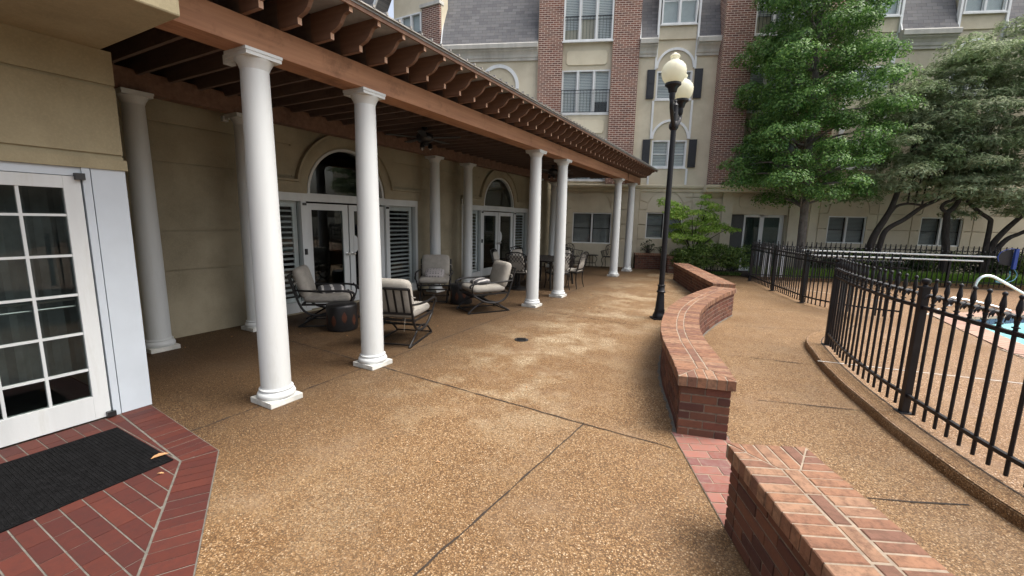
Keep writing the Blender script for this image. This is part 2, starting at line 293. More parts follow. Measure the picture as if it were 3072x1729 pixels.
class MB:
    def __init__(s): s.v = []; s.f = []
    def add(s, vs, fs):
        o = len(s.v); s.v += [tuple(p) for p in vs]; s.f += [tuple(i+o for i in f) for f in fs]; return s
    def box(s, x0, x1, y0, y1, z0, z1):
        return s.add([(x0,y0,z0),(x1,y0,z0),(x1,y1,z0),(x0,y1,z0),(x0,y0,z1),(x1,y0,z1),(x1,y1,z1),(x0,y1,z1)],
                     [(3,2,1,0),(4,5,6,7),(0,1,5,4),(1,2,6,5),(2,3,7,6),(3,0,4,7)])
    def hexa(s, b, t):   # bottom 4 + top 4 points
        return s.add(list(b)+list(t), [(3,2,1,0),(4,5,6,7),(0,1,5,4),(1,2,6,5),(2,3,7,6),(3,0,4,7)])
    def bar(s, a, b, w, h=None, up=(0,0,1)):
        a, b = Vector(a), Vector(b); h = h or w; d = (b-a).normalized(); up = Vector(up)
        if abs(d.dot(up)) > 0.98: up = Vector((0,1,0))
        x = d.cross(up).normalized(); y = x.cross(d)
        q = lambda p: [p-x*w/2-y*h/2, p+x*w/2-y*h/2, p+x*w/2+y*h/2, p-x*w/2+y*h/2]
        return s.hexa(q(a), q(b))
    def tube(s, pts, r, n=8, smooth=0, cap=True):
        pts = catmull(pts, smooth) if smooth else [Vector(p) for p in pts]
        m = len(pts); rr = r if hasattr(r, '__len__') else [r]*m
        if len(rr) != m: rr = [rr[0] + (rr[-1]-rr[0])*i/(m-1) if len(rr) == 2 else rr[min(len(rr)-1, int(i*(len(rr)-1)/(m-1)))] for i in range(m)]
        vs = []; ref = None
        for i, p in enumerate(pts):
            d = (pts[min(i+1, m-1)]-pts[max(i-1, 0)]).normalized()
            if ref is None: ref = Vector((0,0,1)) if abs(d.z) < 0.9 else Vector((1,0,0))
            x = d.cross(ref).normalized(); y = x.cross(d).normalized(); ref = y
            for k in range(n): vs.append(p + (x*cos(2*pi*k/n)+y*sin(2*pi*k/n))*rr[i])
        fs = [(i*n+k, i*n+(k+1)%n, (i+1)*n+(k+1)%n, (i+1)*n+k) for i in range(m-1) for k in range(n)]
        if cap: fs += [tuple(range(n))[::-1], tuple((m-1)*n+k for k in range(n))]
        return s.add(vs, fs)
    def lathe(s, prof, n=20, c=(0,0,0)):
        vs = [(c[0]+r*cos(2*pi*k/n), c[1]+r*sin(2*pi*k/n), c[2]+z) for r, z in prof for k in range(n)]
        m = len(prof)
        fs = [(i*n+k, i*n+(k+1)%n, (i+1)*n+(k+1)%n, (i+1)*n+k) for i in range(m-1) for k in range(n)]
        fs += [tuple(range(n))[::-1], tuple((m-1)*n+k for k in range(n))]
        return s.add(vs, fs)
    def prism(s, poly, fn, a, b):   # poly 2D, fn(p,q,t)->xyz
        n = len(poly)
        return s.add([fn(p, q, a) for p, q in poly]+[fn(p, q, b) for p, q in poly],
                     [tuple(range(n))[::-1], tuple(range(n, 2*n))]+[(i, (i+1)%n, n+(i+1)%n, n+i) for i in range(n)])
    def superell(s, c, sx, sy, sz, e=0.35, n=14, m=28, rot=None):
        f = lambda t, p: math.copysign(abs(t)**p, t)
        vs = []
        for i in range(n+1):
            ph = -pi/2+pi*i/n
            for k in range(m):
                th = 2*pi*k/m
                p = Vector((sx*f(cos(ph), e*1.6)*f(cos(th), e), sy*f(cos(ph), e*1.6)*f(sin(th), e), sz*f(sin(ph), 0.8)))
                vs.append((rot @ p if rot else p)+Vector(c))
        fs = [(i*m+k, i*m+(k+1)%m, (i+1)*m+(k+1)%m, (i+1)*m+k) for i in range(n) for k in range(m)]
        return s.add(vs, fs)
    def build(s, name, m, parent=None, smooth=False, bevel=0.0):
        me = bpy.data.meshes.new(name); me.from_pydata(s.v, [], s.f); me.validate(); me.update()
        bm = bmesh.new(); bm.from_mesh(me); bmesh.ops.recalc_face_normals(bm, faces=bm.faces); bm.to_mesh(me); bm.free()
        for mm in (m if isinstance(m, (list, tuple)) else [m]): me.materials.append(mm)
        if smooth:
            me.polygons.foreach_set('use_smooth', [True]*len(me.polygons))
            me.set_sharp_from_angle(angle=rad(42))
        o = bpy.data.objects.new(name, me); link(o, parent)
        if bevel:
            b = o.modifiers.new('bevel', 'BEVEL'); b.width = bevel; b.segments = 2; b.limit_method = 'ANGLE'
        return o
def boolean_cut(o, cutters, self_cut=False):
    """carve the cutter volumes out of o for good"""
    bpy.context.view_layer.update()
    for cb in cutters:
        c = cb.build('cutter', M['room']); c.matrix_world = o.matrix_world
        md = o.modifiers.new('cut', 'BOOLEAN'); md.operation = 'DIFFERENCE'; md.solver = 'EXACT'; md.object = c; md.use_self = self_cut
        bpy.context.view_layer.update()
        ev = o.evaluated_get(bpy.context.evaluated_depsgraph_get()); me = bpy.data.meshes.new_from_object(ev)
        o.modifiers.remove(md); o.data = me; bpy.data.objects.remove(c)
def sheet(name, outer, holes, z, m, parent=None, zf=None, sub=0):
    bm = bmesh.new(); es = []
    for loop in [outer]+holes:
        vs = [bm.verts.new((x, y, z)) for x, y in loop]
        es += [bm.edges.new((vs[i], vs[(i+1) % len(vs)])) for i in range(len(vs))]
    bmesh.ops.triangle_fill(bm, use_beauty=True, edges=es)
    if zf:
        for _ in range(sub):
            bmesh.ops.subdivide_edges(bm, edges=[e for e in bm.edges if e.calc_length() > 0.5], cuts=1)
            bmesh.ops.triangulate(bm, faces=bm.faces)
        for vv in bm.verts: vv.co.z = zf(vv.co.x, vv.co.y)
    bmesh.ops.recalc_face_normals(bm, faces=bm.faces)
    me = bpy.data.meshes.new(name); bm.to_mesh(me); bm.free()
    if len(me.polygons) and me.polygons[0].normal.z < 0: me.flip_normals()
    me.materials.append(m); o = bpy.data.objects.new(name, me); return link(o, parent)
def strip(mb, a, b, w, z, h=0.002):
    a, b = Vector((a[0], a[1], 0)), Vector((b[0], b[1], 0)); d = (b-a).normalized(); n = Vector((-d.y, d.x, 0))*w/2
    mb.add([(p.x, p.y, z+h) for p in (a-n, b-n, b+n, a+n)], [(0, 1, 2, 3)])
def clip(poly, conv):
    """Sutherland-Hodgman: poly clipped by the convex polygon conv (counter-clockwise)"""
    out = poly
    for i in range(len(conv)):
        a, b = conv[i], conv[(i+1) % len(conv)]
        ins = lambda p: (b[0]-a[0])*(p[1]-a[1])-(b[1]-a[1])*(p[0]-a[0]) >= -1e-9
        src, out = out, []
        for j in range(len(src)):
            p, q = src[j-1], src[j]
            if ins(p) != ins(q):
                d1 = (b[0]-a[0])*(p[1]-a[1])-(b[1]-a[1])*(p[0]-a[0]); d2 = (b[0]-a[0])*(q[1]-a[1])-(b[1]-a[1])*(q[0]-a[0]); t = d1/(d1-d2)
                out.append((p[0]+(q[0]-p[0])*t, p[1]+(q[1]-p[1])*t))
            if ins(q): out.append(q)
        if not out: return []
    return out
FZ = lambda p, q, t: (p, q, t)
def area(p): return 0.5*sum(p[i-1][0]*p[i][1]-p[i][0]*p[i-1][1] for i in range(len(p)))

# ------------------------------------------------------------------ ground
POOL = [(8.55, 8.06), (7.62, 6.62), (6.95, 5.30), (6.55, 3.90), (6.5, 2.2), (13.0, 1.5), (14.2, 5.5), (13.6, 9.0), (10.3, 8.5)]
def deckz(x, y):
    t = min(1, max(0, (y-6.3)/2.2)); t = t*t*(3-2*t)
    return 0.082*(1-t)+0.006*t
# one ground sheet to the horizon
g = sheet('ground', [(-400, -300), (400, -300), (400, 700), (-400, 700)], [POOL], -0.02, M['soil']); tag(g, kind='structure')
# terrace slab, modelled in the terrace frame
def inv(ang, x, y): return (cos(ang)*x+sin(ang)*y, -sin(ang)*x+cos(ang)*y)
p0 = [(-9.2, -5), (6, -5), (4.2, 3.0), (5, 9), (5.5, 18.4), (-9.2, 15.3)]
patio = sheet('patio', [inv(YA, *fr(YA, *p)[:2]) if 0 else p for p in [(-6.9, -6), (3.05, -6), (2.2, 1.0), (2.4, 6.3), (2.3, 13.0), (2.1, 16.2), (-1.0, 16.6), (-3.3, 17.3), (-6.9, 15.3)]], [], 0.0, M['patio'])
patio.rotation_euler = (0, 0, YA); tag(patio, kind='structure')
jm = MB()
for a, b in [((-3.70, -2), (-3.70, 16.0)), ((-6.7, 3.55), (-1.12, 3.29)), ((-1.12, 3.29), (-0.36, 3.27)), ((-1.09, 3.29), (-1.42, -0.4)), ((-6.7, 7.45), (-1.1, 7.05)), ((-6.7, 11.2), (-1.25, 11.0)),
             ((-0.25, 6.11), (0.80, 6.26)), ((0.2, 4.66), (1.12, 4.93)), ((0.8, 3.27), (1.35, 3.52)), ((-0.1, 8.0), (1.3, 8.5)), ((0.2, 9.9), (1.2, 10.3)), ((0.9, 1.6), (2.0, 2.05))]:
    d = Vector((b[0]-a[0], b[1]-a[1], 0)); n = max(2, int(d.length/0.12)); pr = None
    for i in range(n+1):
        q = (a[0]+d.x*i/n+random.uniform(-.005, .005), a[1]+d.y*i/n+random.uniform(-.005, .005))
        if pr: strip(jm, pr, q, random.uniform(0.006, 0.018), 0.002)
        pr = q
j = jm.build('expansion_joint', M['joint'], patio); tag(j, kind='structure')
# raised pool deck with rounded kerb edge
EDGE = [(7.6, 13.2), (7.05, 11.6), (6.65, 9.9), (6.55, 8.6), (6.2, 7.7), (5.45, 6.98), (5.0, 6.62), (4.55, 6.32), (4.22, 5.94), (3.98, 5.45), (3.78, 5.02), (3.62, 4.62), (3.47, 4.22), (3.32, 3.74), (3.20, 3.36), (3.10, 2.95), (3.02, 2.58), (2.97, 2.2), (2.96, 1.6), (3.0, 0.8), (3.1, -3.0)]
EDG = [(p.x, p.y) for p in catmull([(x, y, 0) for x, y in EDGE], 4)]
deck = sheet('pool_deck', EDG+[(22, -3), (22, 10.6), (14.5, 11.9), (9.5, 12.95)], [POOL], 0.08, M['path'], None, deckz, 4); tag(deck, kind='structure')
kb = MB()
for i in range(len(EDG)-1):      # kerb face: a rounded nose down to the path
    a, b = Vector((*EDG[i], 0)), Vector((*EDG[i+1], 0)); 
    def nn(k):
        d = Vector((*EDG[min(k+1, len(EDG)-1)], 0))-Vector((*EDG[max(k-1, 0)], 0)); d.normalize(); return Vector((d.y, -d.x, 0))
    def prof(p, nv):
        h = deckz(p.x, p.y); o = -1 if nv.dot(Vector((1, 0.3, 0))) > 0 else 1
        return [p-nv*o*0.16+Vector((0, 0, h+0.003)), p-nv*o*0.02+Vector((0, 0, h+0.003)), p+nv*o*0.006+Vector((0, 0, h*0.85)), p+nv*o*0.012+Vector((0, 0, h*0.5)), p+nv*o*0.014+Vector((0, 0, -0.005))]
    A, B = prof(a, nn(i)), prof(b, nn(i+1))
    if max(A[0].z, B[0].z) < 0.012: continue
    for k in range(4): kb.add([A[k], B[k], B[k+1], A[k+1]], [(0, 1, 2, 3)])
k = kb.build('kerb_strip', M['kerb'], None, True); tag(k, kind='structure')
dl = MB()
for a, b, wd in [((3.72, 5.0), (5.6, 4.33), .018), ((5.6, 4.33), (6.5, 4.0), .018), ((7.3, 12.0), (9.15, 9.02), .024), ((9.15, 9.02), (8.17, 8.3), .03)]:
    n = 10
    for i in range(n):
        p = [(a[0]+(b[0]-a[0])*t, a[1]+(b[1]-a[1])*t) for t in (i/n, (i+1)/n)]
        pa, pb = Vector((*p[0], deckz(*p[0])+.006)), Vector((*p[1], deckz(*p[1])+.006)); dd = (pb-pa).normalized(); q = Vector((-dd.y, dd.x, 0))*wd/2
        dl.add([pa-q, pb-q, pb+q, pa+q], [(0, 1, 2, 3)])
tag(dl.build('white_joint', M['whiteline'], deck), kind='structure')
dk = MB()
off = [(x, y) for x, y in EDG]
for i in range(len(off)-1):
    n1 = Vector((off[min(i+1, len(off)-1)][1]-off[max(i-1, 0)][1], -(off[min(i+1, len(off)-1)][0]-off[max(i-1, 0)][0]), 0)).normalized()
    n2 = Vector((off[min(i+2, len(off)-1)][1]-off[i][1], -(off[min(i+2, len(off)-1)][0]-off[i][0]), 0)).normalized()
    a = Vector((*off[i], 0))-n1*0.17; b = Vector((*off[i+1], 0))-n2*0.17
    if a.y > 7.2: continue
    za, zb = deckz(a.x, a.y)+.0055, deckz(b.x, b.y)+.0055
    dk.add([(a.x, a.y, za), (b.x, b.y, zb), (b.x-n2.x*.012, b.y-n2.y*.012, zb), (a.x-n1.x*.012, a.y-n1.y*.012, za)], [(0, 1, 2, 3)])
tag(dk.build('kerb_joint', M['joint'], deck), kind='structure')
# pool
pw = MB(); PL = [Vector((x, y, 0)) for x, y in POOL]; cen = sum(PL, Vector())/len(PL)
wt = sheet('pool_water', POOL, [], -0.15, M['water']); tag(wt, kind='structure')
ps = MB(); pm = MB(); tl = MB()
for i in range(len(PL)):
    a, b = PL[i], PL[(i+1) % len(PL)]; d = (b-a); L = d.length; d.normalize(); nv = Vector((d.y, -d.x, 0))
    if nv.dot(a-cen) < 0: nv = -nv
    z = lambda p: deckz(p.x, p.y)
    n = max(1, round(L/0.15))
    for s_ in range(n):
        p, q = a+d*(L*s_/n+.006), a+d*(L*(s_+1)/n-.006)
        for o0, o1 in ((-.02, .36),):
            b4 = [p+nv*o0, q+nv*o0, q+nv*o1, p+nv*o1]
            ps.hexa([v+Vector((0, 0, -.03)) for v in b4], [v+Vector((0, 0, z(v)+.016)) for v in b4])
    b4 = [a-nv*.015-d*.3, b-nv*.015+d*.3, b+nv*.36+d*.3, a+nv*.36-d*.3]
    pm.hexa([v+Vector((0, 0, -.03)) for v in b4], [v+Vector((0, 0, z(v)+.008)) for v in b4])
    b4 = [a+nv*.36-d*.2, b+nv*.36+d*.2, b+nv*.385+d*.2, a+nv*.385-d*.2]
    nt_ = max(1, round(L/0.155))
    for s_ in range(nt_):
        p, q = a+d*(L*s_/nt_+.004), a+d*(L*(s_+1)/nt_-.004)
        b4 = [p-nv*.008, q-nv*.008, q+nv*.02, p+nv*.02]
        tl.hexa([v+Vector((0, 0, -.35)) for v in b4], [v+Vector((0, 0, z(v)-.02)) for v in b4])
pc = ps.build('pool_coping', M['poolbrick']); tag(pc, kind='structure')
tag(pm.build('coping_mortar', M['mortar'], pc), kind='structure')
tag(tl.build('pool_tile', M['tile'], pc), kind='structure')
# planting beds
bed = sheet('planting_bed', [(3.45, 15.35), (5.50, 15.02), (5.62, 14.36), (22, 14.1), (22, 16.6), (3.45, 16.6)], [], 0.03, M['mulch']); bed.rotation_euler = (0, 0, YB); tag(bed, kind='structure')
kk = MB().box(5.65, 22, 14.22, 14.36, -0.02, 0.10).build('bed_kerb', M['kerb']); kk.rotation_euler = (0, 0, YB); tag(kk, kind='structure')

# brick landing in front of the door
def pave(name, label, regions, m, mm, ang, z0, th, base):
    t = thing(name, label, 'brick paving', ang)
    mb = MB()
    for conv, origin, du, bw, bl, shift, gap in regions:
        du = Vector((du[0], du[1])).normalized(); dv = Vector((-du.y, du.x)); o = Vector(origin)
        for i in range(-60, 60):
            for j in range(-60, 60):
                sx = bl*(i+(0.5 if shift and j % 2 else 0)); sy = bw*j
                gx, gy = gap if hasattr(gap, '__len__') else (gap, gap); gx *= random.uniform(.6, 1.2)
                c = [o+du*(sx+gx)+dv*(sy+gy), o+du*(sx+bl-gx)+dv*(sy+gy), o+du*(sx+bl-gx)+dv*(sy+bw-gy), o+du*(sx+gx)+dv*(sy+bw-gy)]
                q = clip([(p.x, p.y) for p in c], conv)
                if len(q) > 2 and abs(area(q)) > 2e-4:
                    zz = z0+th+random.uniform(-.0015, .0015); mb.prism(q, FZ, z0-.01, zz)
    mb.build('paving_brick', m, t)
    b = MB().prism(base, FZ, z0-.02, z0+th-.0025); b.build('mortar_bed', mm, t); return t
Oa, Ob, Oc = (-4.51, 1.60), (-3.21, 1.50), (-1.15, 0.24)
Ia, Ib, Ic = (-4.51, 1.385), (-3.28, 1.29), (-1.35, 0.08)
def inset(conv, g):
    c = Vector((sum(p[0] for p in conv)/len(conv), sum(p[1] for p in conv)/len(conv)))
    out = []
    n = len(conv)
    for i in range(n):
        p0_, p1, p2 = Vector(conv[i-1]), Vector(conv[i]), Vector(conv[(i+1) % n])
        d1 = (p1-p0_).normalized(); d2 = (p2-p1).normalized(); n1 = Vector((-d1.y, d1.x)); n2 = Vector((-d2.y, d2.x))
        k = 1+n1.dot(n2); out.append(tuple(p1+(n1+n2)*(g/k)))
    return out
inner = [(-4.51, -2.0), (-1.0, -2.0), Ic, Ib, Ia]
b1 = [Ia, Ib, Ob, Oa]; b2 = [Ib, Ic, Oc, Ob]
e1 = Vector(Ob)-Vector(Oa); e2 = Vector(Oc)-Vector(Ob)
ld = pave('brick_landing', 'red brick landing with mitred border before the white glass door',
     [(inset(inner, .008), (-4.51, 1.385), (1, 0), 0.098, 0.185, False, (.0026, .0040)), (inset(b1, .006), Oa, tuple(Vector((e1.y, -e1.x))), 0.090, 0.8, False, (.002, .0032)), (inset(b2, .006), Ob, tuple(Vector((e2.y, -e2.x))), 0.090, 0.8, False, (.002, .0032))],
     M['paver'], M['mortargrey'], YA, 0.0, 0.012, [(-4.51, -2.0), (-1.0, -2.0), Oc, Ob, Oa])
st = [(0.06, 2.42), (0.42, 2.62), (-0.03, 3.70), (-0.42, 3.52)]
sp_ = pave('brick_strip', 'faded red brick strip crossing the gap between the two low brick walls', [(inset(st, .004), (0.06, 2.42), (0.9, 0.42), 0.102, 0.205, True, .005)], M['stepbrick'], M['mortar'], YA, 0.0, 0.010, st)
MatT = tag(MB().prism([(-4.22, 1.27), (-3.33, 1.27), (-3.27, -0.6), (-4.24, -0.6)][::-1], FZ, 0.012, 0.020).build('door_mat', M['mat'], None, False, 0.002), 'black ribbed rubber mat on the brick landing', 'door mat'); MatT.rotation_euler = (0, 0, YA)
rb = MB()
for k in range(88): rb.box(-4.20, -3.33, -.58+k*.0208, -.58+k*.0208+.009, .0195, .0225)
rb.build('mat_rib', M['mat'], MatT)
dr = thing('floor_drain', 'small round dark drain cover set in the patio floor', 'drain', 0, (0.15, 5.94, 0)); MB().lathe([(.001, .001), (.10, .001), (.10, .006), (.085, .008), (.001, .008)], 24).build('drain_cover', M['blackplastic'], dr)
gb = MB()
for k in range(-3, 4): gb.box(-.06, .06, k*.02-.004, k*.02+.004, .008, .0105)
gb.build('drain_grate', M['bronze'], dr)

# ------------------------------------------------------------------ low brick walls
def brick_wall(name, label, lines, ang, hw=0.185, body=0.425, top=0.508, cap=0.215, capm='coping'):
    t = thing(name, label, 'brick wall', ang)
    for line in lines:
        bb, cc, mo = MB(), MB(), MB()
        pts = catmull([(x, y, 0) for x, y in line], 8) if len(line) > 2 else [Vector((*line[0], 0)), Vector((*line[1], 0))]
        cum = [0]
        for a, b in zip(pts, pts[1:]): cum.append(cum[-1]+(b-a).length)
        L = cum[-1]
        def at(s, l, z):
            s_ = min(max(s, 0), L); k = 0
            while k < len(cum)-2 and cum[k+1] < s_: k += 1
            a, b = pts[k], pts[k+1]; tt = (s_-cum[k])/(cum[k+1]-cum[k]); p = a.lerp(b, tt)
            d0 = (pts[min(k+1, len(pts)-1)]-pts[max(k-1, 0)] if k else b-a).normalized(); d1 = (pts[min(k+2, len(pts)-1)]-pts[k]).normalized(); d = d0.lerp(d1, tt).normalized()
            p = p+d*(s-s_); return Vector((p.x+d.y*l, p.y-d.x*l, z))
        def brk(mb, s0, s1, l0, l1, z0, z1, j=.0023):
            r = lambda: random.uniform(-j, j)
            c = .0045; dz = r()*.6; e = [r() for _ in range(4)]
            q = lambda i, z: [at(s0+e[0]+i, l0+e[1]+i, z), at(s1+e[2]-i, l0+e[1]+i, z), at(s1+e[2]-i, l1+e[3]-i, z), at(s0+e[0]+i, l1+e[3]-i, z)]
            A, B, C, D = q(c, z0), q(0, z0+c), q(0, z1-c+dz), q(c, z1+dz)
            mb.add(A+B+C+D, [(3,2,1,0)]+[(i+4*k, (i+1) % 4+4*k, (i+1) % 4+4*k+4, i+4*k+4) for k in range(3) for i in range(4)]+[(12, 13, 14, 15)])
        n = int(L/0.12)+1
        mc = MB()
        for l0, l1, z0, z1, e in ((-hw+.005, hw-.005, -.02, body, .004), (-cap+.006, cap-.006, body, top-.0042, -.022)):
            vs = []
            for i in range(n+1):
                s = e+(L-2*e)*i/n; vs += [at(s, l0, z0), at(s, l1, z0), at(s, l1, z1), at(s, l0, z1)]
            fs = [(i*4+k, i*4+(k+1) % 4, i*4+4+(k+1) % 4, i*4+4+k) for i in range(n) for k in range(4)]+[(3, 2, 1, 0), tuple(n*4+k for k in range(4))]
            (mo if z0 < 0 else mc).add(vs, fs)
        nc = max(1, round(body/0.0705)); ch = body/nc
        for k in range(nc):
            z0, z1 = k*ch+.004, (k+1)*ch-.005; odd = k % 2
            m = max(1, round((L-.19)/0.205)); bl = (L-.19)/m
            for side in (-1, 1):
                i = -0.5 if odd else 0
                while i < m:
                    s0, s1 = .095+max(0, i)*bl, .095+min(m, i+1)*bl
                    lo, hi = (-hw, -hw+.09) if side < 0 else (hw-.09, hw)
                    brk(bb, s0+.005, s1-.005, lo, hi, z0, z1); i += 1
            for s0 in (0, L-.092):
                cuts = [-hw, 0, hw] if odd else [-hw, -hw*0.55, hw*0.5, hw]
                for a, b in zip(cuts, cuts[1:]): brk(bb, s0, s0+.09, a+(.005 if a > -hw else 0), b-(.005 if b < hw else 0), z0, z1)
        z0, z1 = body+.002, top
        D = .205
        def slab(q2):      # a cut brick of the fan-shaped end, given in (distance, offset)
            if len(q2) < 3 or abs(area(q2)) < 1.5e-4: return
            if area(q2) < 0: q2 = q2[::-1]
            q3 = inset(q2, .0035) if abs(area(q2)) > 6e-4 else q2
            zt = z1+random.uniform(-.0015, .0015); n3 = len(q3)
            mbv = [at(a_, b_, z0) for a_, b_ in q2]+[at(a_, b_, zt-.003) for a_, b_ in q2]+[at(a_, b_, zt) for a_, b_ in q3]
            cc.add(mbv, [tuple(range(n3))[::-1]]+[(i+k*n3, (i+1) % n3+k*n3, (i+1) % n3+(k+1)*n3, i+(k+1)*n3) for k in range(2) for i in range(n3)]+[tuple(range(2*n3, 3*n3))])
        for e_ in (0, 1):
            fl = (lambda p: p) if e_ == 0 else (lambda p: (L-p[0], p[1]))
            trap = [(-.03, -cap), (D, -.052), (D, .052), (-.03, cap)]
            for k in range(6):
                w = 2*cap/6; q = clip([(-.028, -cap+k*w+.004), (D-.004, -cap+k*w+.004), (D-.004, -cap+(k+1)*w-.004), (-.028, -cap+(k+1)*w-.004)], inset(trap, .004)); slab([fl(p) for p in q])
            for sd in (-1, 1):
                tri = [(-.03, sd*cap), (D, sd*.052), (D, sd*cap)]
                if area(tri) < 0: tri = tri[::-1]
                for k in range(4):
                    a_, b_ = D-(k+1)*.068+.0045, D-k*.068-.0045; y0_, y1_ = sorted((sd*.045, sd*cap))
                    slab([fl(p) for p in clip([(a_, y0_), (b_, y0_), (b_, y1_), (a_, y1_)], inset(tri, .004))])
        m = round((L-2*D)/0.068); st_ = (L-2*D)/m
        for k in range(m):
            s0 = D+k*st_
            brk(cc, s0+.0042, s0+st_-.0042, -cap, -.044, z0, z1); brk(cc, s0+.0042, s0+st_-.0042, .044, cap, z0, z1)
        m = max(1, round((L-2*D)/0.2)); st_ = (L-2*D)/m
        for k in range(m): brk(cc, D+k*st_+.005, D+(k+1)*st_-.005, -.035, .035, z0, z1)
        bb.build('wall_brick', M['brick'], t); cc.build('coping_brick', M[capm], t); mo.build('mortar_core', M['darkmortar'], t); mc.build('coping_mortar', M['mortar'], t)
    return t
brick_wall('low_brick_wall', 'curved low brick wall with pale salmon coping beside the lamp post',
           [[(-.20, 3.56), (-.27, 3.84), (-.40, 4.28), (-.51, 4.66), (-.62, 5.18), (-.70, 5.85), (-.725, 6.45), (-.69, 7.1), (-.62, 7.65), (-.53, 8.2), (-.36, 9.0)]], YA)
brick_wall('low_brick_wall', 'straight low brick wall running from the curved one back towards the hedge', [[(-.39, 9.58), (-1.78, 13.7)]], YA)
brick_wall('low_brick_wall', 'nearest low brick wall, cut off by the bottom right corner', [[(.19, 2.58), (.42, 2.08), (.62, 1.66), (1.02, 0.9), (1.45, 0.1)]], YA)
mm_ = MB()
for cl_ in ([(-.20, 3.56), (-.27, 3.84), (-.40, 4.28), (-.51, 4.66), (-.62, 5.18), (-.70, 5.85), (-.725, 6.45), (-.69, 7.1), (-.62, 7.65), (-.53, 8.2), (-.36, 9.0)], [(-.39, 9.58), (-.9, 11.1), (-1.4, 12.6), (-1.78, 13.7)]):
    pc_ = catmull([(x, y, 0) for x, y in cl_], 8)
    for sd in (-1, 1):
        for i in range(len(pc_)-1):
            d1 = (pc_[min(i+1, len(pc_)-1)]-pc_[max(i-1, 0)]).normalized(); d2 = (pc_[min(i+2, len(pc_)-1)]-pc_[i]).normalized()
            o1, o2 = [Vector((d.y, -d.x, 0))*sd for d in (d1, d2)]; w1 = .185+.012+.022*abs(sin(i*.9)); w2 = .185+.012+.022*abs(sin((i+1)*.9))
            A, B = pc_[i], pc_[i+1]; mm_.add([(p.x, p.y, .006) for p in (A+o1*.18, B+o2*.18, B+o2*w2, A+o1*w1)], [(0, 1, 2, 3)])
mm_ = mm_.build('mortar_smear', M['mortargrey'], patio); tag(mm_, kind='structure')
plw = brick_wall('brick_planter', 'low brick planter box holding two small shrubs at the far end of the terrace', [[(2.30, 16.30), (3.30, 16.30)], [(3.33, 16.05), (3.36, 15.18)]], YB, 0.13, 0.50, 0.575, 0.16)
MB().box(2.3, 3.3, 16.3, 16.58, 0.0, 0.52).build('planter_soil', M['mulch'], plw)

# ------------------------------------------------------------------ clubhouse behind the terrace (terrace frame)
club = thing('clubhouse', 'cream stucco clubhouse behind the terrace columns, with arched french doors', 'building', YA)
fu = lambda p, q, t: (t, p, q)          # polygon in (v,z), extruded along u
WU = -6.73
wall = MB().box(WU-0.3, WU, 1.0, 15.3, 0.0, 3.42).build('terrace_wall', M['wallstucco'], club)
opn = MB(); gro = MB()
ARC = [(5.74, 'a'), (11.31, 'b')]
for c, _ in ARC:
    pts = [(c-1.90, 0.03), (c+1.90, 0.03), (c+1.90, 2.03), (c+.88, 2.03)] + [(c+.88*cos(a), 2.08+.83*sin(a)) for a in [pi*i/20 for i in range(21)]] + [(c-.88, 2.03), (c-1.90, 2.03)]
    opn.prism(pts, fu, WU-0.5, WU+0.2)
bpy.context.view_layer.update()
for k, z in enumerate((0.92, 1.45, 2.33, 2.82)):
    for a, b in ((1.0, 3.8), (7.70, 9.4), (13.25, 15.4)) if z < 2 else ((1.0, 4.60), (6.9, 10.2), (12.45, 15.4)):
        gro.box(WU-.02, WU+.05, a, b, z-.011, z+.011)
for a in (2.6,): pass
boolean_cut(wall, [opn, gro])
rm = MB()
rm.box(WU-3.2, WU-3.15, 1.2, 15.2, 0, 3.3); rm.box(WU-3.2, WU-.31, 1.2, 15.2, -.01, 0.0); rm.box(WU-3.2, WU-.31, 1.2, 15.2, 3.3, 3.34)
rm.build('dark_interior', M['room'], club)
rf = MB().box(-11, -6.73, 1.2, 15.3, 3.42, 3.6).build('flat_roof', M['deckwood'], club)
def ogee_trim(c, sgn_r):
    """moulded stucco band: along the head, then round the arch, one mitred sweep each"""
    mb = MB()
    for rr, dp, half in ((0.990, .045, .095), (1.100, .080, .022)):
        zb = 2.158 if rr < 1 else 2.268; x = math.sqrt(max(0, rr*rr-(zb-2.09)**2)); a0 = math.asin((zb-2.09)/rr)
        path = [(c-1.98, zb)]+[(c-rr*cos(a), 2.09+(rr-.03)*sin(a)) for a in [a0+(pi-2*a0)*i/40 for i in range(41)]]+[(c+1.98, zb)]
        P_ = [Vector(p) for p in path]; vs = []
        for i, p in enumerate(P_):
            d1 = (p-P_[i-1]).normalized() if i else (P_[1]-p).normalized(); d2 = (P_[i+1]-p).normalized() if i < len(P_)-1 else d1
            n1, n2 = Vector((-d1.y, d1.x)), Vector((-d2.y, d2.x)); m_ = (n1+n2)/(1+n1.dot(n2))
            for k, (o, h) in enumerate(((-1, -.01), (-1, dp*.6), (-.75, dp), (.75, dp), (1, dp*.6), (1, -.01))):
                q = p+m_*half*o; vs.append((WU+h, q.x, q.y))
        n = len(P_); mb.add(vs, [(i*6+k, i*6+k+1, i*6+7+k, i*6+6+k) for i in range(n-1) for k in range(5)]+[tuple(range(6)), tuple((n-1)*6+k for k in range(6))])
    return mb
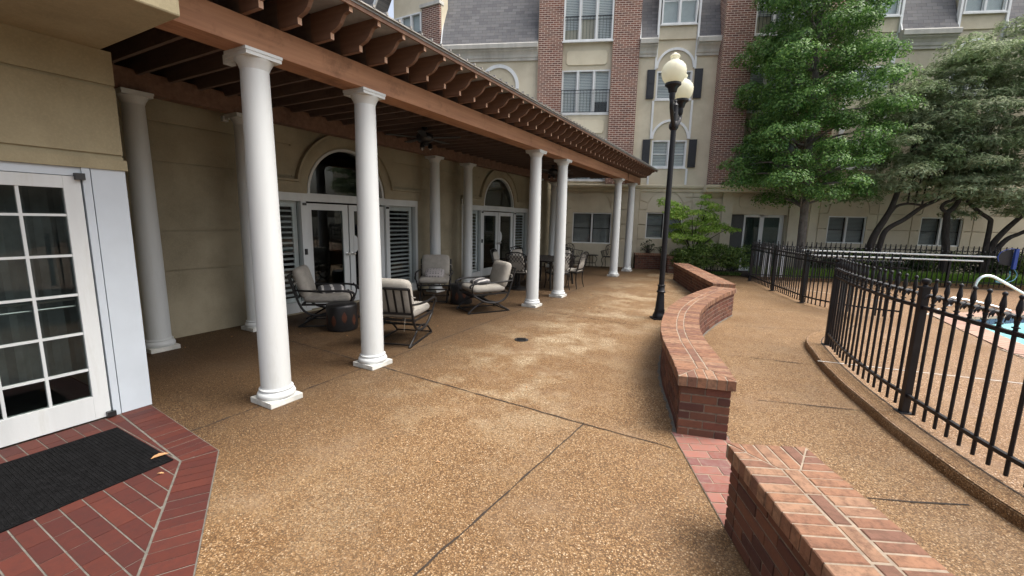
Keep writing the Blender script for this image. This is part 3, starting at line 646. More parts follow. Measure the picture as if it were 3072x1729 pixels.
for i, (c, _) in enumerate(ARC):
    ogee_trim(c, 1).build('arch_moulding', M['wallstucco'], club, True)
    U0 = WU-.10
    fm = MB()       # white frame: head, jambs, mullions, arch ring, threshold kick boards
    fm.box(U0, WU+.02, c-1.90, c+1.90, 1.93, 2.07)
    for y0, y1 in ((-1.90, -1.83), (-1.02, -.92), (.92, 1.02), (1.83, 1.90)): fm.box(U0, WU+.015, c+y0, c+y1, .03, 1.93)
    for y0, y1 in ((-1.83, -1.02), (1.02, 1.83)): fm.box(U0, WU+.01, c+y0, c+y1, .03, .20)
    for k in range(24):
        a0, a1 = pi*k/24, pi*(k+1)/24
        q = [(c+.835*cos(a0), 2.07+.80*sin(a0)), (c+.88*cos(a0), 2.07+.84*sin(a0)), (c+.88*cos(a1), 2.07+.84*sin(a1)), (c+.835*cos(a1), 2.07+.80*sin(a1))]
        fm.prism(q, fu, U0, WU+.015)
    frm = fm.build('door_surround', M['white'], club)
    pa = [(c+.84*cos(a), 2.07+.805*sin(a)) for a in [pi*k/24 for k in range(25)]]
    MB().prism(pa, fu, U0+.03, U0+.036).build('fanlight_pane', M['glassdark'], frm)
    for s in (-1, 1):
        lf = MB(); y0, y1 = (c-.92, c-.004) if s < 0 else (c+.004, c+.92)
        lf.box(U0+.02, U0+.065, y0+.01, y0+.13, .04, 1.90); lf.box(U0+.02, U0+.065, y1-.13, y1-.01, .04, 1.90)
        lf.box(U0+.02, U0+.065, y0+.13, y1-.13, 1.79, 1.90); lf.box(U0+.02, U0+.065, y0+.13, y1-.13, .04, .26)
        d = lf.build('door', M['white'], club)
        MB().box(U0+.038, U0+.044, y0+.13, y1-.13, .26, 1.79).build('door_pane', M['glassdark'], d)
        hk = MB(); yh = c+s*.065
        hk.lathe([(.001, 0), (.028, 0), (.028, .012), (.012, .016), (.012, .04), (.026, .05), (.028, .065), (.018, .078), (.001, .08)], 12)
        hk.v = [(U0+.065+z, yh+x, .98+y) for x, y, z in hk.v]; hk.build('door_knob', M['hard'], d, True)
    dp = MB(); n = 20
    dp.prism([(c+.10+.13*cos(a), 1.16+.17*sin(a)) for a in [-pi/2+pi*k/n for k in range(n+1)]], fu, U0+.066, U0+.072)
    dp.build('door_plaque', M['white'], frm)
    cl = MB().box(U0+.02, WU+.04, c-.99, c-.93, 1.86, 1.90); cl.box(U0+.02, WU+.04, c+.93, c+.99, 1.86, 1.90); cl.box(WU+.012, WU+.04, c-.99, c-.95, 1.02, 1.12); cl.build('door_pivot', M['blackplastic'], frm)
    for s in (-1, 1):       # sidelights with louvred shutters behind the glass
        y0, y1 = (c-1.83, c-1.02) if s < 0 else (c+1.02, c+1.83)
        MB().box(U0+.045, U0+.05, y0, y1, .20, 1.93).build('sidelight_pane', M['glassclear'], frm)
        sh = MB(); sh.box(U0-.03, U0, y0+.01, y0+.09, .2, 1.93); sh.box(U0-.03, U0, y1-.09, y1-.01, .2, 1.93); sh.box(U0-.03, U0, y0+.09, y1-.09, 1.83, 1.93); sh.box(U0-.03, U0, y0+.09, y1-.09, .2, .27)
        for k in range(17):
            z = .32+k*.09
            sh.add([(U0-.050, y0+.09, z+.010), (U0+.01, y0+.09, z-.012), (U0+.01, y1-.09, z-.012), (U0-.050, y1-.09, z+.010), (U0-.050, y0+.09, z+.018), (U0+.01, y0+.09, z-.003), (U0+.01, y1-.09, z-.003), (U0-.050, y1-.09, z+.018)], [(3,2,1,0),(4,5,6,7),(0,1,5,4),(1,2,6,5),(2,3,7,6),(3,0,4,7)])
        sh.build('louvred_shutter', M['louvre'], club)
# thin white downpipe between the two doors
MB().tube([(-6.68, 9.33, 0), (-6.68, 9.33, 2.2)], .012, 6).build('downpipe', M['trim'], club)

# near-left block with the white glass door
DU = -4.51
nb = MB().box(-10.5, DU, -4.0, 1.61, 2.02, 2.92)
nw = nb.build('lintel_wall', M['nearstucco'], club)
g2 = MB().box(DU-.018, DU+.05, -4.1, 1.63, 2.648, 2.670).box(DU-.018, DU+.05, -4.1, 1.63, 2.122, 2.142)
boolean_cut(nw, [g2])
MB().box(DU-.3, DU+.018, -4.0, 1.625, 2.02, 2.10).build('lintel_band', M['nearstucco'], club)
MB().box(-10.5, DU-.05, 1.50, 1.60, 0, 2.02).build('return_wall', M['nearstucco'], club)
MB().box(-10.5, -3.30, -4.0, 1.555, 2.921, 3.75).build('soffit', M['nearstucco'], club, False, 0.012)
pp = MB().box(DU-.12, DU, 1.40, 1.61, 0.012, 2.02).box(DU-.12, DU+.006, 1.345, 1.392, 0.012, 2.02).box(DU-.12, DU-.01, -4, 1.345, 1.955, 2.02)
pp.build('door_post', M['postwhite'], club)
dn = MB(); y1 = 1.34
for a, b in ((1.235, 1.335), (-.02, .09)): dn.box(DU-.06, DU-.005, a, b, .02, 1.95)
dn.box(DU-.06, DU-.005, .09, 1.235, 1.86, 1.95); dn.box(DU-.06, DU-.005, .09, 1.235, .02, .215)
ndr = dn.build('white_door', M['white'], club, False, .002)
mb = MB()
for y in (.30, .535, .77, 1.0): mb.box(DU-.05, DU-.012, y-.009, y+.009, .215, 1.86)
for z in (.44, .74, 1.05, 1.355, 1.66): mb.box(DU-.049, DU-.013, .09, 1.235, z-.009, z+.009)
mb.build('glazing_bar', M['white'], ndr)
MB().box(DU-.034, DU-.029, .09, 1.235, .215, 1.86).build('door_pane', M['glassnear'], ndr)
MB().tube([(DU-.085, .1, .955), (DU-.085, 1.23, .955)], .009, 8).tube([(DU-.085, .1, 1.01), (DU-.085, 1.23, 1.01)], .009, 8).build('push_bar', M['hard'], ndr)
MB().box(DU-.03, DU+.035, 1.30, 1.355, 1.925, 1.975).build('upper_pivot', M['blackplastic'], ndr); MB().box(DU-.03, DU+.035, 1.30, 1.355, .022, .062).build('lower_pivot', M['blackplastic'], ndr)
cu = MB(); x0 = DU-.32
for k in range(70):
    a, b = -1.6+k*.042, -1.6+(k+1)*.042
    if .2 < a < .42: continue
    cu.add([(x0+.03*sin(k*1.9), a, .35), (x0+.03*sin((k+1)*1.9), b, .35), (x0+.03*sin((k+1)*1.9), b, 1.95), (x0+.03*sin(k*1.9), a, 1.95)], [(0, 1, 2, 3)])
cu.build('curtain', simple('grey_curtain', (0.30, 0.31, 0.32), 0.9, 0.3, 6), club)
MB().box(DU-3, DU-.13, -4, 1.48, -.01, .01).box(DU-3, DU-2.9, -4, 1.48, 0, 2.02).box(DU-3, DU-.13, -4, -3.9, 0, 2.02).build('vestibule', simple('vestibule_floor', (0.16, 0.15, 0.14), 0.6, 0.2, 3), club)
MB().box(DU-.12, DU-.02, -4, -.03, 0.012, 2.02).build('door_post', M['postwhite'], club)

# ------------------------------------------------------------------ pergola (terrace frame)
perg = thing('pergola', 'long wooden pergola roof on white columns along the terrace', 'pergola', YA)
VE = 15.62
def yend(u): return (16.45 - u*sin(YA-YB))/cos(YA-YB)   # stops short of the apartment wall
MB().box(-3.83, -3.57, 1.56, VE, 2.985, 3.205).build('front_beam', M['beam'], perg, False, .004)
MB().box(-6.43, -6.25, 1.62, 14.75, 3.04, 3.275).build('rear_beam', M['rafter'], perg, False, .004)  # darker rafter colour carries the shade under the roof
MB().box(-3.84, -3.56, 13.9, 13.905, 2.984, 3.207).build('beam_scarf', M['joint'], perg)
prof = [(-3.60, 3.455), (-3.60, 3.21), (-3.345, 3.21), (-3.345, 3.262), (-3.325, 3.270), (-3.27, 3.285), (-3.225, 3.315), (-3.20, 3.352), (-3.175, 3.378), (-3.14, 3.385), (-3.105, 3.385), (-3.105, 3.455)]
jprof = [(-6.72, 3.455), (-6.72, 3.275), (-6.24, 3.275), (-6.2, 3.21), (-3.602, 3.21), (-3.602, 3.455)]
j0 = None
for i in range(14):
    pass
r0 = None; k = 0; v = 3.37 - 0.3125*5
while v < 15.75:
    lim = 15.85
    pr_ = [p for p in prof]
    o = None
    if r0 is None:
        o = r0 = MB().prism(prof, lambda p, q, t: (p, t, q), -.018, .018).build('rafter', [M['rafter'], M['endgrain']], perg)
        for pl_ in o.data.polygons:
            if pl_.normal.x > .9: pl_.material_index = 1
    else:
        o = r0.copy(); S.collection.objects.link(o); o.parent = perg
    ui = -6.72+max(0, v-14.6)*2.2      # the apartment wall cuts the inner joists obliquely
    if j0 is None or (v > 14.6 and ui < -3.8):
        jq = jprof if v <= 14.6 else [(ui, 3.455), (ui, 3.21), (-3.602, 3.21), (-3.602, 3.455)]
        o2 = MB().prism(jq, lambda p, q, t: (p, t, q), -.018, .018).build('joist', M['joist'], perg); j0 = j0 or o2
    elif v <= 14.6:
        o2 = j0.copy(); S.collection.objects.link(o2); o2.parent = perg
    o2.location = (0, v, 0)
    o.location = (random.uniform(-.006, .006), v, random.uniform(-.002, .002))
    v += 0.3125; k += 1
rp = [(-6.73, 1.56), (-3.075, 1.56), (-3.075, 15.93), (-3.6, 15.93), (-6.73, 14.75)]
MB().prism([(-6.73, 1.56), (-3.6, 1.56), (-3.6, 15.9), (-6.73, 14.75)], FZ, 3.458, 3.476).build('ceiling_boards', M['deckwood'], perg)
MB().box(-3.599, -3.075, 1.56, 15.93, 3.458, 3.476).build('eaves_boards', M['greyboard'], perg)
rp2 = [(-6.73, 1.56), (-3.055, 1.56), (-3.055, 15.95), (-3.6, 15.95), (-6.73, 14.76)]
rs = MB().prism(rp2, FZ, 3.4765, 3.488)
v = 1.7
while v < 15.9:
    rs.box(-6.7 + max(0, (v-14.7)*2.4), -3.05, v-.011, v+.011, 3.488, 3.512); v += 0.15625
rs.build('roof_sheet', M['roofmetal'], perg)
MB().box(-3.102, -3.083, 1.56, 15.93, 3.425, 3.4575).build('fascia', M['rafter'], perg)
def column_parts(parent):
    sh = MB(); prof = []
    for i in range(13):
        t = i/12; prof.append((.125-.019*t**1.6, .155+t*2.70))
    sh.lathe(prof, 36)
    c = sh.build('shaft', M['white'], parent, True)
    b = MB(); b.box(-.155, .155, -.155, .155, 0.0, .052); b.build('plinth', M['capstone'], parent, False, .004)
    MB().lathe([(.10, .052), (.150, .052), (.158, .066), (.160, .085), (.152, .104), (.138, .114), (.136, .122), (.142, .126), (.142, .136), (.128, .142), (.122, .156)], 36).build('base_torus', M['white'], parent, True)
    cp = MB().lathe([(.105, 2.85), (.110, 2.862), (.118, 2.885), (.134, 2.912), (.142, 2.925), (.143, 2.935)], 36)
    cp.box(-.146, .146, -.146, .146, 2.932, 2.960); cp.box(-.152, .152, -.152, .152, 2.960, 2.984)
    cp.build('capital', M['white'], parent, True)
col0 = bpy.data.objects.new('column', None); link(col0, perg); column_parts(col0)
fv = [2.25, 3.41, 7.55, 8.87, 13.30, 14.98]; bv = [2.41, 3.63, 7.80, 9.10, 13.1, 14.45]
first = True
for us, vs_, sc in ((-3.70, fv, 1.0), (-6.34, bv, 3.04/2.984)):
    for q in vs_:
        o = col0 if first else copy_tree(col0, perg); first = False
        o.location = (us, q, 0); o.scale = (1, 1, sc)
# small white fixtures at the first capitals
for u, v_, z in ((-3.89, 2.16, 2.905), (-6.53, 3.50, 2.95)):
    cb = MB().box(u-.03, u+.03, v_-.035, v_+.035, z, z+.07).box(u-.005, u+.11, v_-.012, v_+.012, z+.02, z+.05); cb.build('beam_spotlight', M['white'], perg)
# ceiling fans
def fan(u, v_, z, label, rz):
    t = thing('ceiling_fan', label, 'ceiling fan', YA, (u, v_, z), rz, 'ceiling fans under the pergola')
    MB().lathe([(.001, .19), (.055, .19), (.06, .17), (.03, .15), (.012, .14), (.012, .12), (.05, .11), (.13, .08), (.15, .03), (.14, -.02), (.10, -.05), (.06, -.06), (.06, -.11), (.001, -.12)], 20).build('motor', M['blackplastic'], t, True)
    for k in range(5):
        a = 2*pi*k/5; b = MB()
        q = [(.12, -.02), (.20, -.05), (.60, -.065), (.64, -.03), (.64, .03), (.60, .065), (.20, .05), (.12, .02)]
        b.prism([(p*cos(a)-w_*sin(a), p*sin(a)+w_*cos(a)) for p, w_ in q], FZ, .015, .024); b.build('blade', M['blackplastic'], t)
    for k in range(3):
        a = 2*pi*k/3+.4
        MB().lathe([(.001, -.02), (.025, -.02), (.04, -.06), (.044, -.09), (.001, -.10)], 10, (.09*cos(a), .09*sin(a), -.06)).build('light_shade', M['blackplastic'], t, True)
        MB().lathe([(.001, -.012), (.015, -.006), (.018, 0), (.001, .004)], 10, (.09*cos(a), .09*sin(a), -.165)).build('bulb', M['louvre'], t, True)
    return t
fan(-5.03, 5.93, 3.02, 'black ceiling fan over the four cushioned lounge chairs', .3)
fan(-5.03, 11.35, 3.02, 'black ceiling fan over the dining table, half hidden by a column', .9)

# ------------------------------------------------------------------ apartment block (own frame)
apt = thing('apartment_building', 'four storey cream stucco and brick apartment block with slate mansard roof across the courtyard', 'building', YB)
BY = 16.6
fb = lambda p, q, t: (p, t, q)
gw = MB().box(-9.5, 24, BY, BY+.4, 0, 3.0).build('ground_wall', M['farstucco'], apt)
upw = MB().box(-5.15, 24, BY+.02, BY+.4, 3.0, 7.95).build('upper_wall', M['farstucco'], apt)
wins = []      # x0,x1,z0,z1,panes,kind
gwins = [(-.03, 1.41, .86, 2.01, 'dark'), (2.66, 3.95, 1.10, 2.06, 'dark'), (8.83, 10.05, 1.11, 2.05, 'dark'), (11.73, 13.01, 1.10, 2.07, 'dark'), (15.2, 16.5, 1.1, 2.07, 'dark')]
cut = MB()
for x0, x1, z0, z1, _ in gwins: cut.box(x0, x1, BY-.1, BY+.16, z0, z1)
cut.box(5.62, 7.47, BY-.1, BY+.36, -.1, 2.05)
gr = MB(); gr2 = MB()
bays = [3.30, 9.44, 12.37, 15.85]
GZ = [1.07, 1.61, 2.15]
def hgr(a, b, z): gr.add([(x, y, zz) for x in (a, b) for y, zz in ((BY-.05, z-.045), (BY-.05, z+.022), (BY+.045, z+.018), (BY+.045, z-.004))], [(3, 2, 1, 0), (4, 5, 6, 7), (0, 1, 5, 4), (1, 2, 6, 5), (2, 3, 7, 6), (3, 0, 4, 7)])
for z in GZ:
    for a, b in ((-9, -.1), (1.5, 2.62), (3.99, 5.25), (7.9, 8.78), (10.1, 11.68), (13.06, 15.1)): hgr(a, b, z)
hgr(3.99, 5.25, 2.62)
gr3 = MB()
for bc in bays + [.69]:
    A_ = [pi*k/16 for k in range(17)]
    gr2.prism([(bc+.642*cos(a), 2.17+.642*sin(a)) for a in A_]+[(bc+.675*cos(a), 2.17+.675*sin(a)) for a in A_[::-1]], fb, BY-.05, BY+.0321)
    for a in (20, 60, 90, 120, 160):
        ca, sa = cos(rad(a)), sin(rad(a)); R2 = min(.9/abs(ca) if abs(ca) > .3 else 9, (2.79-2.17)/sa if sa > .35 else 9, 1.1); R2 = max(R2, .69)
        if R2 - .69 < .02: continue
        d = Vector((ca, sa)); nn_ = Vector((-sa, ca))*.016; p, q = Vector((bc, 2.17))+d*.69, Vector((bc, 2.17))+d*R2
        gr2.prism([tuple(p-nn_), tuple(q-nn_), tuple(q+nn_), tuple(p+nn_)], fb, BY-.051, BY+.0315)
    for s in (-1, 1):
        if bc != .69 or s > 0: gr3.box(bc+s*.93-.014, bc+s*.93+.014, BY-.052, BY+.0312, 0.02, 2.795)
boolean_cut(gw, [cut, gr, gr2, gr3])
UPW = []
for c in (.22, 6.58):
    UPW += [(c-.86, c+.86, 3.2, 4.66, 3), (c-.86, c+.86, 5.55, 7.04, 3)]
sb = [3.28, 9.47, 12.45, 15.9]
for c in sb: UPW += [(c-.60, c+.60, 3.67, 4.61, 2), (c-.60, c+.60, 6.0, 6.94, 2)]
cut = MB()
for x0, x1, z0, z1, n in UPW: cut.box(x0, x1, BY-.1, BY+.2, z0, z1)
boolean_cut(upw, [cut])
def window(parent, x0, x1, z0, z1, n, by, blind='blind', sash=True, fr_=.04, pane='glassdark'):
    f = MB(); f.box(x0, x1, by-.02, by+.08, z0, z0+fr_).box(x0, x1, by-.02, by+.08, z1-fr_, z1)
    f.box(x0-.03, x1+.03, by-.045, by+.0, z0-.05, z0-.001)
    xs = [x0+(x1-x0)*i/n for i in range(n+1)]
    for i, x in enumerate(xs):
        h = fr_ if 0 < i < n else fr_*1.0
        a, b = (x-h*.75, x+h*.75) if 0 < i < n else ((x, x+fr_) if i == 0 else (x-fr_, x)); f.box(a, b, by-.02, by+.08, z0+fr_, z1-fr_)
    w_ = f.build('window', M['trim'], parent)
    for i in range(n):
        a, b = xs[i]+fr_, xs[i+1]-fr_
        s = MB()
        if sash: s.box(a, b, by+.03, by+.055, (z0+z1)/2-.012, (z0+z1)/2+.012)
        s.box(a, a+.018, by+.03, by+.055, z0+fr_, z1-fr_).box(b-.018, b, by+.03, by+.055, z0+fr_, z1-fr_)
        s.build('sash', M['iron'] if blind == 'blinddark' else M['trim'], w_)
        MB().box(a, b, by+.057, by+.061, z0+fr_, z1-fr_).build('pane', M[pane], w_)
        zb = z0+fr_ + (0 if random.random() < .6 else random.uniform(.1, .35)*(z1-z0) if blind == 'blind' else 0)
        MB().box(a, b, by+.095, by+.10, zb, z1-fr_).build('blind', M[blind], w_)
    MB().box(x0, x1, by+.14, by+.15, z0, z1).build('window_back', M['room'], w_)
    return w_
for x0, x1, z0, z1, k_ in gwins: window(apt, x0, x1, z0, z1, 2, BY+.05, 'blinddark', True, .04, 'glassclear')
for x0, x1, z0, z1, n in UPW: window(apt, x0, x1, z0, z1, n, BY+.04, 'blind', n == 2, .045, 'glassclear')
# recessed garden door
rc = MB().box(5.62, 6.12, BY+.20, BY+.26, 0, 2.04).build('recess_panel', simple('grey_screen', (0.06, 0.063, 0.062), .6), apt)
gd = MB().box(6.12, 6.18, BY+.18, BY+.26, 0, 2.05).box(6.66, 6.80, BY+.18, BY+.26, 0, 2.05).box(7.33, 7.465, BY+.18, BY+.26, 0, 2.05).box(6.18, 7.33, BY+.18, BY+.26, 1.96, 2.05).box(6.18, 6.66, BY+.18, BY+.26, 0, .15).box(6.80, 7.33, BY+.18, BY+.26, 0, .15)
gd = gd.build('garden_door', M['trim'], apt)
MB().box(6.18, 6.66, BY+.24, BY+.25, .15, 1.96).build('blind', M['blinddark'], gd); MB().box(6.80, 7.33, BY+.24, BY+.25, .15, 1.96).build('blind', M['paleblind'], gd)
MB().box(6.18, 6.66, BY+.215, BY+.22, .15, 1.96).box(6.80, 7.33, BY+.215, BY+.22, .15, 1.96).build('door_pane', M['glassdark'], gd)
MB().lathe([(.001, -.03), (.03, -.02), (.03, .02), (.001, .03)], 10, (6.74, BY+.14, 1.0)).lathe([(.001, -.02), (.025, -.015), (.025, .015), (.001, .02)], 10, (6.72, BY+.15, 1.14)).build('door_handle', M['bronze'], gd, True)
def plaque(x0, x1, z0, z1, by, r=.07, m='farpanel'):
    pts = [(x0+r, z0), (x1-r, z0)] + [(x1-r*cos(a), z0+r*sin(a)) for a in (0.2, .8, 1.37)][::-1] + [(x1, z0+r), (x1, z1-r)] + [(x1-r*cos(a), z1-r*sin(a)) for a in (.2, .8, 1.37)] + [(x1-r, z1), (x0+r, z1)] + [(x0+r*cos(a), z1-r*sin(a)) for a in (.2, .8, 1.37)][::-1] + [(x0, z1-r), (x0, z0+r)] + [(x0+r*cos(a), z0+r*sin(a)) for a in (.2, .8, 1.37)]
    MB().prism(pts, fb, by-.04, by+.01).build('stucco_plaque', M[m], apt, False, .006)
plaque(5.83, 7.35, 2.28, 2.73, BY, .08, 'farstucco')
for c in (.22, 6.58):
    plaque(c-.72, c+.72, 7.2, 7.68, BY+.02); plaque(c-.72, c+.72, 4.86, 5.32, BY+.02)
# ground pilasters and belt course
for a, b, p in ((5.25, 5.60, .10), (7.50, 7.85, .10), (8.2, 8.45, .03), (2.02, 2.36, .05), (-1.7, -1.3, .05)):
    MB().box(a, b, BY-p, BY+.01, 0, 2.83).build('ground_pilaster', M['farstucco'], apt)
def belt(x0, x1, p):
    q = [(0, 2.80), (p+.03, 2.80), (p+.05, 2.86), (p+.03, 2.89), (p+.10, 2.94), (p+.12, 3.0), (p+.12, 3.04), (0, 3.06)]
    MB().prism(q, lambda a, b, t: (t, BY-a, b), x0, x1).build('belt_course', M['farpanel'], apt)
belt(-9.4, 4.55, .0); belt(4.551, 8.4, .36); belt(8.401, 24, .05)
# brick pilasters
for a, b, p in ((-1.52, -.64, .12), (1.09, 2.02, .12), (4.67, 5.62, .42), (7.48, 8.35, .42)):
    MB().box(a, b, BY-p, BY+.3, 3.061, 11.0).build('brick_pilaster', M['brickf'], apt)
    MB().box(a+.0, a+.012, BY-p-.004, BY-p+.01, 3.061, 11.0).build('corner_joint', M['mortar'], apt)
# juliet railings
for c in (.22, 6.58):
    for z0, z1 in ((5.58, 6.34), (8.0, 8.78), (3.22, 3.98)):
        rl = MB(); rl.box(c-.86, c+.86, BY-.10, BY-.08, z1-.02, z1).box(c-.86, c+.86, BY-.10, BY-.08, z0, z0+.015).box(c-.86, c+.86, BY-.098, BY-.085, z1-.12, z1-.11)
        for k in range(16): x = c-.85+1.70*k/15; rl.box(x-.005, x+.005, BY-.096, BY-.086, z0, z1)
        rl.box(c-.86, c-.84, BY-.09, BY+.02, z1-.02, z1).box(c+.84, c+.86, BY-.09, BY+.02, z1-.02, z1)
        rl.build('balcony_rail', M['iron'], apt)
    MB().box(c-.87, c+.87, BY+.02, BY+.4, 7.95, 11).build('attic_wall', M['farstucco'], apt)
    window(apt, c-.86, c+.86, 7.97, 10.0, 3, BY-.10, 'blind', False, .045, 'glassclear')
# shutter bays
for c in sb:
    for s in (-1, 1):
        x = c+s*.66
        for z0, z1 in ((3.062, 3.62), (4.66, 5.95), (6.99, 7.9)): MB().box(x-.035, x+.035, BY-.02, BY+.03, z0, z1).build('trim_board', M['trim'], apt)
        MB().box(x-.035, x+.035, BY-.09, BY+.03, 7.9, 11).build('trim_board', M['trim'], apt)
    for zc in (4.66, 7.03):
        A_ = [pi*k/20 for k in range(21)]
        MB().prism([(c+.58*cos(a), zc+.58*sin(a)) for a in A_]+[(c+.66*cos(a), zc+.66*sin(a)) for a in A_[::-1]], fb, BY-.026, BY+.03).build('arch_trim', M['trim'], apt)
    for z0, z1 in ((3.67, 4.63), (6.02, 6.98)):
        for s in (-1, 1):
            xa, xb = (c-.93, c-.67) if s < 0 else (c+.67, c+.93)
            sh = MB().box(xa, xb, BY-.045, BY+.015, z0, z1); zm = (z0+z1)/2
            sh.box(xa+.05, xb-.05, BY-.055, BY-.046, z0+.07, zm-.04).box(xa+.05, xb-.05, BY-.055, BY-.046, zm+.04, z1-.07)
            sh.build('shutter', M['shutterblack'], apt)
    MB().box(c-.62, c+.62, BY-.03, BY+.4, 7.951, 8.40).box(c-.62, c+.62, BY+.1, BY+.4, 8.4, 11).build('dormer_wall', M['farstucco'], apt)
    window(apt, c-.58, c+.58, 8.42, 9.9, 2, BY-.06, 'paleblind', True, .04, 'glassclear')
# mansard roofs with cornices
def mansard(x0, x1):
    MB().hexa([(x0, BY-.14, 7.94), (x1, BY-.14, 7.94), (x1, BY+.4, 7.94), (x0, BY+.4, 7.94)], [(x0, BY+.95, 11.0), (x1, BY+.95, 11.0), (x1, BY+1.4, 11.0), (x0, BY+1.4, 11.0)]).build('mansard_roof', M['shingle'], apt)
    MB().hexa([(x0-.012, BY-.17, 7.94), (x0+.02, BY-.17, 7.94), (x0+.02, BY-.12, 7.94), (x0-.012, BY-.12, 7.94)], [(x0-.012, BY+.92, 11.0), (x0+.02, BY+.92, 11.0), (x0+.02, BY+.97, 11.0), (x0-.012, BY+.97, 11.0)]).build('roof_flashing', M['trim'], apt)
    q = [(0, 7.40), (.06, 7.40), (.07, 7.47), (.10, 7.50), (.12, 7.58), (.17, 7.66), (.24, 7.72), (.24, 7.76), (.30, 7.765), (.31, 7.90), (.29, 7.935), (0, 7.937)]
    MB().prism(q, lambda a, b, t: (t, BY+.02-a, b), x0, x1).build('roof_cornice', M['cornice'], apt, False)
mansard(-5.12, -1.525); mansard(2.025, 2.62); mansard(3.94, 4.665); mansard(8.355, 8.80); mansard(10.14, 11.78); mansard(13.12, 15.2); mansard(16.6, 24)
MB().box(-1.5, 24, BY+1.38, BY+1.5, 7.9, 11).build('parapet', M['shingle'], apt)
# blind arch on the left bay
A_ = [pi*k/24 for k in range(25)]
MB().prism([(-3.58, 5.2)]+[(-2.95-.63*cos(a), 6.55+.63*sin(a)) for a in A_]+[(-2.32, 5.2), (-2.2, 5.2)]+[(-2.95+.75*cos(a), 6.55+.75*sin(a)) for a in A_]+[(-3.70, 5.2)], fb, BY-.026, BY+.03).build('arch_trim', M['trim'], apt)
# receding wing at the far left, square to the terrace
wing = thing('apartment_wing', 'receding left wing with brick piers, a balcony window and a shingled gable', 'building', YA, tuple(inv(YA, *fr(YB, -5.15, 16.62)[:2])) + (0,))
MB().box(-9.5, -.001, .02, .4, 3.3, 8.25).box(-9.5, -2.35, .02, .4, 8.25, 9.4).box(-.9, 0, .02, .4, 8.25, 11).box(-2.35, -.9, .02, .4, 9.35, 11).build('wing_wall', M['farstucco'], wing)
MB().box(-.85, -.02, -.06, .1, 5, 9.42).build('brick_pier', M['brickf'], wing); MB().box(-2.95, -2.42, -.06, .1, 5, 9.3).build('brick_pier', M['brickf'], wing)
MB().box(-.93, .02, -.12, .15, 9.43, 9.55).build('pier_cornice', M['cornice'], wing)
window(wing, -2.38, -.90, 8.15, 9.33, 3, -.06, 'paleblind', False, .05, 'glassclear')
rl = MB().box(-2.4, -.88, -.10, -.08, 8.62, 8.64)
for k in range(14): x = -2.38+1.48*k/13; rl.box(x-.005, x+.005, -.095, -.085, 8.1, 8.63)
rl.build('balcony_rail', M['iron'], wing)
MB().prism([(-4.6, 9.15), (-3.0, 9.55), (-2.5, 10.4), (-2.5, 11.2), (-4.0, 11.2)], lambda a, b, t: (a, t, b), -.5, .2).build('gable_roof', M['shingle'], wing)
MB().prism([(-4.75, 9.02), (-2.95, 9.42), (-2.4, 10.3), (-2.5, 10.4), (-3.02, 9.55), (-4.7, 9.17)], lambda a, b, t: (a, t, b), -.56, -.5).build('gable_trim', M['trim'], wing)

# ------------------------------------------------------------------ street lamp
lamp = thing('street_lamp', 'black twin globe street lamp with cream globes beside the curved brick wall', 'street lamp', 0, (2.64, 7.50, 0))
MB().box(-.13, .13, -.13, .13, 0, .02).lathe([(.115, .02), (.115, .07), (.10, .09), (.095, .11), (.085, .14), (.09, .16), (.078, .19), (.058, .47), (.075, .48), (.078, .50), (.062, .515), (.056, .59), (.068, .595), (.068, .61), (.047, .62), (.046, 1.9), (.044, 3.22), (.055, 3.23), (.075, 3.26), (.08, 3.31), (.06, 3.36)], 16).build('post', M['iron'], lamp, True)
MB().lathe([(.06, 3.34), (.055, 3.5), (.045, 3.6), (.05, 3.62), (.02, 3.66), (.022, 3.69), (.001, 3.71)], 12).build('finial', M['iron'], lamp, True)
for s, dz in ((-1, 0), (1, 0.005)):
    dx_, dy_ = (-.215, -.44) if s < 0 else (.26, .46)
    MB().tube([(dx_*.1, dy_*.1, 3.28), (dx_*.35, dy_*.35, 3.33), (dx_*.75, dy_*.75, 3.42), (dx_, dy_, 3.52), (dx_, dy_, 3.66)], [.035, .03], 8, 5).tube([(dx_*.08, dy_*.08, 3.5), (dx_*.4, dy_*.4, 3.47), (dx_*.8, dy_*.8, 3.52)], .014, 6, 5).build('arm', M['iron'], lamp, True)
    MB().lathe([(.035, 3.58), (.045, 3.62), (.045, 3.69), (.06, 3.70), (.075, 3.76), (.105, 3.79), (.12, 3.80), (.12, 3.83), (.10, 3.835)], 20, (dx_, dy_, dz)).build('lamp_cup', M['iron'], lamp, True)
    MB().lathe([(.095, 3.825), (.13, 3.85), (.165, 3.90), (.184, 3.965), (.185, 4.02), (.165, 4.08), (.125, 4.125), (.105, 4.14), (.085, 4.15), (.062, 4.165), (.06, 4.19), (.075, 4.205), (.076, 4.225), (.06, 4.24), (.035, 4.255), (.02, 4.27), (.001, 4.275)], 28, (dx_, dy_, dz)).build('globe', M['globe'], lamp, True)

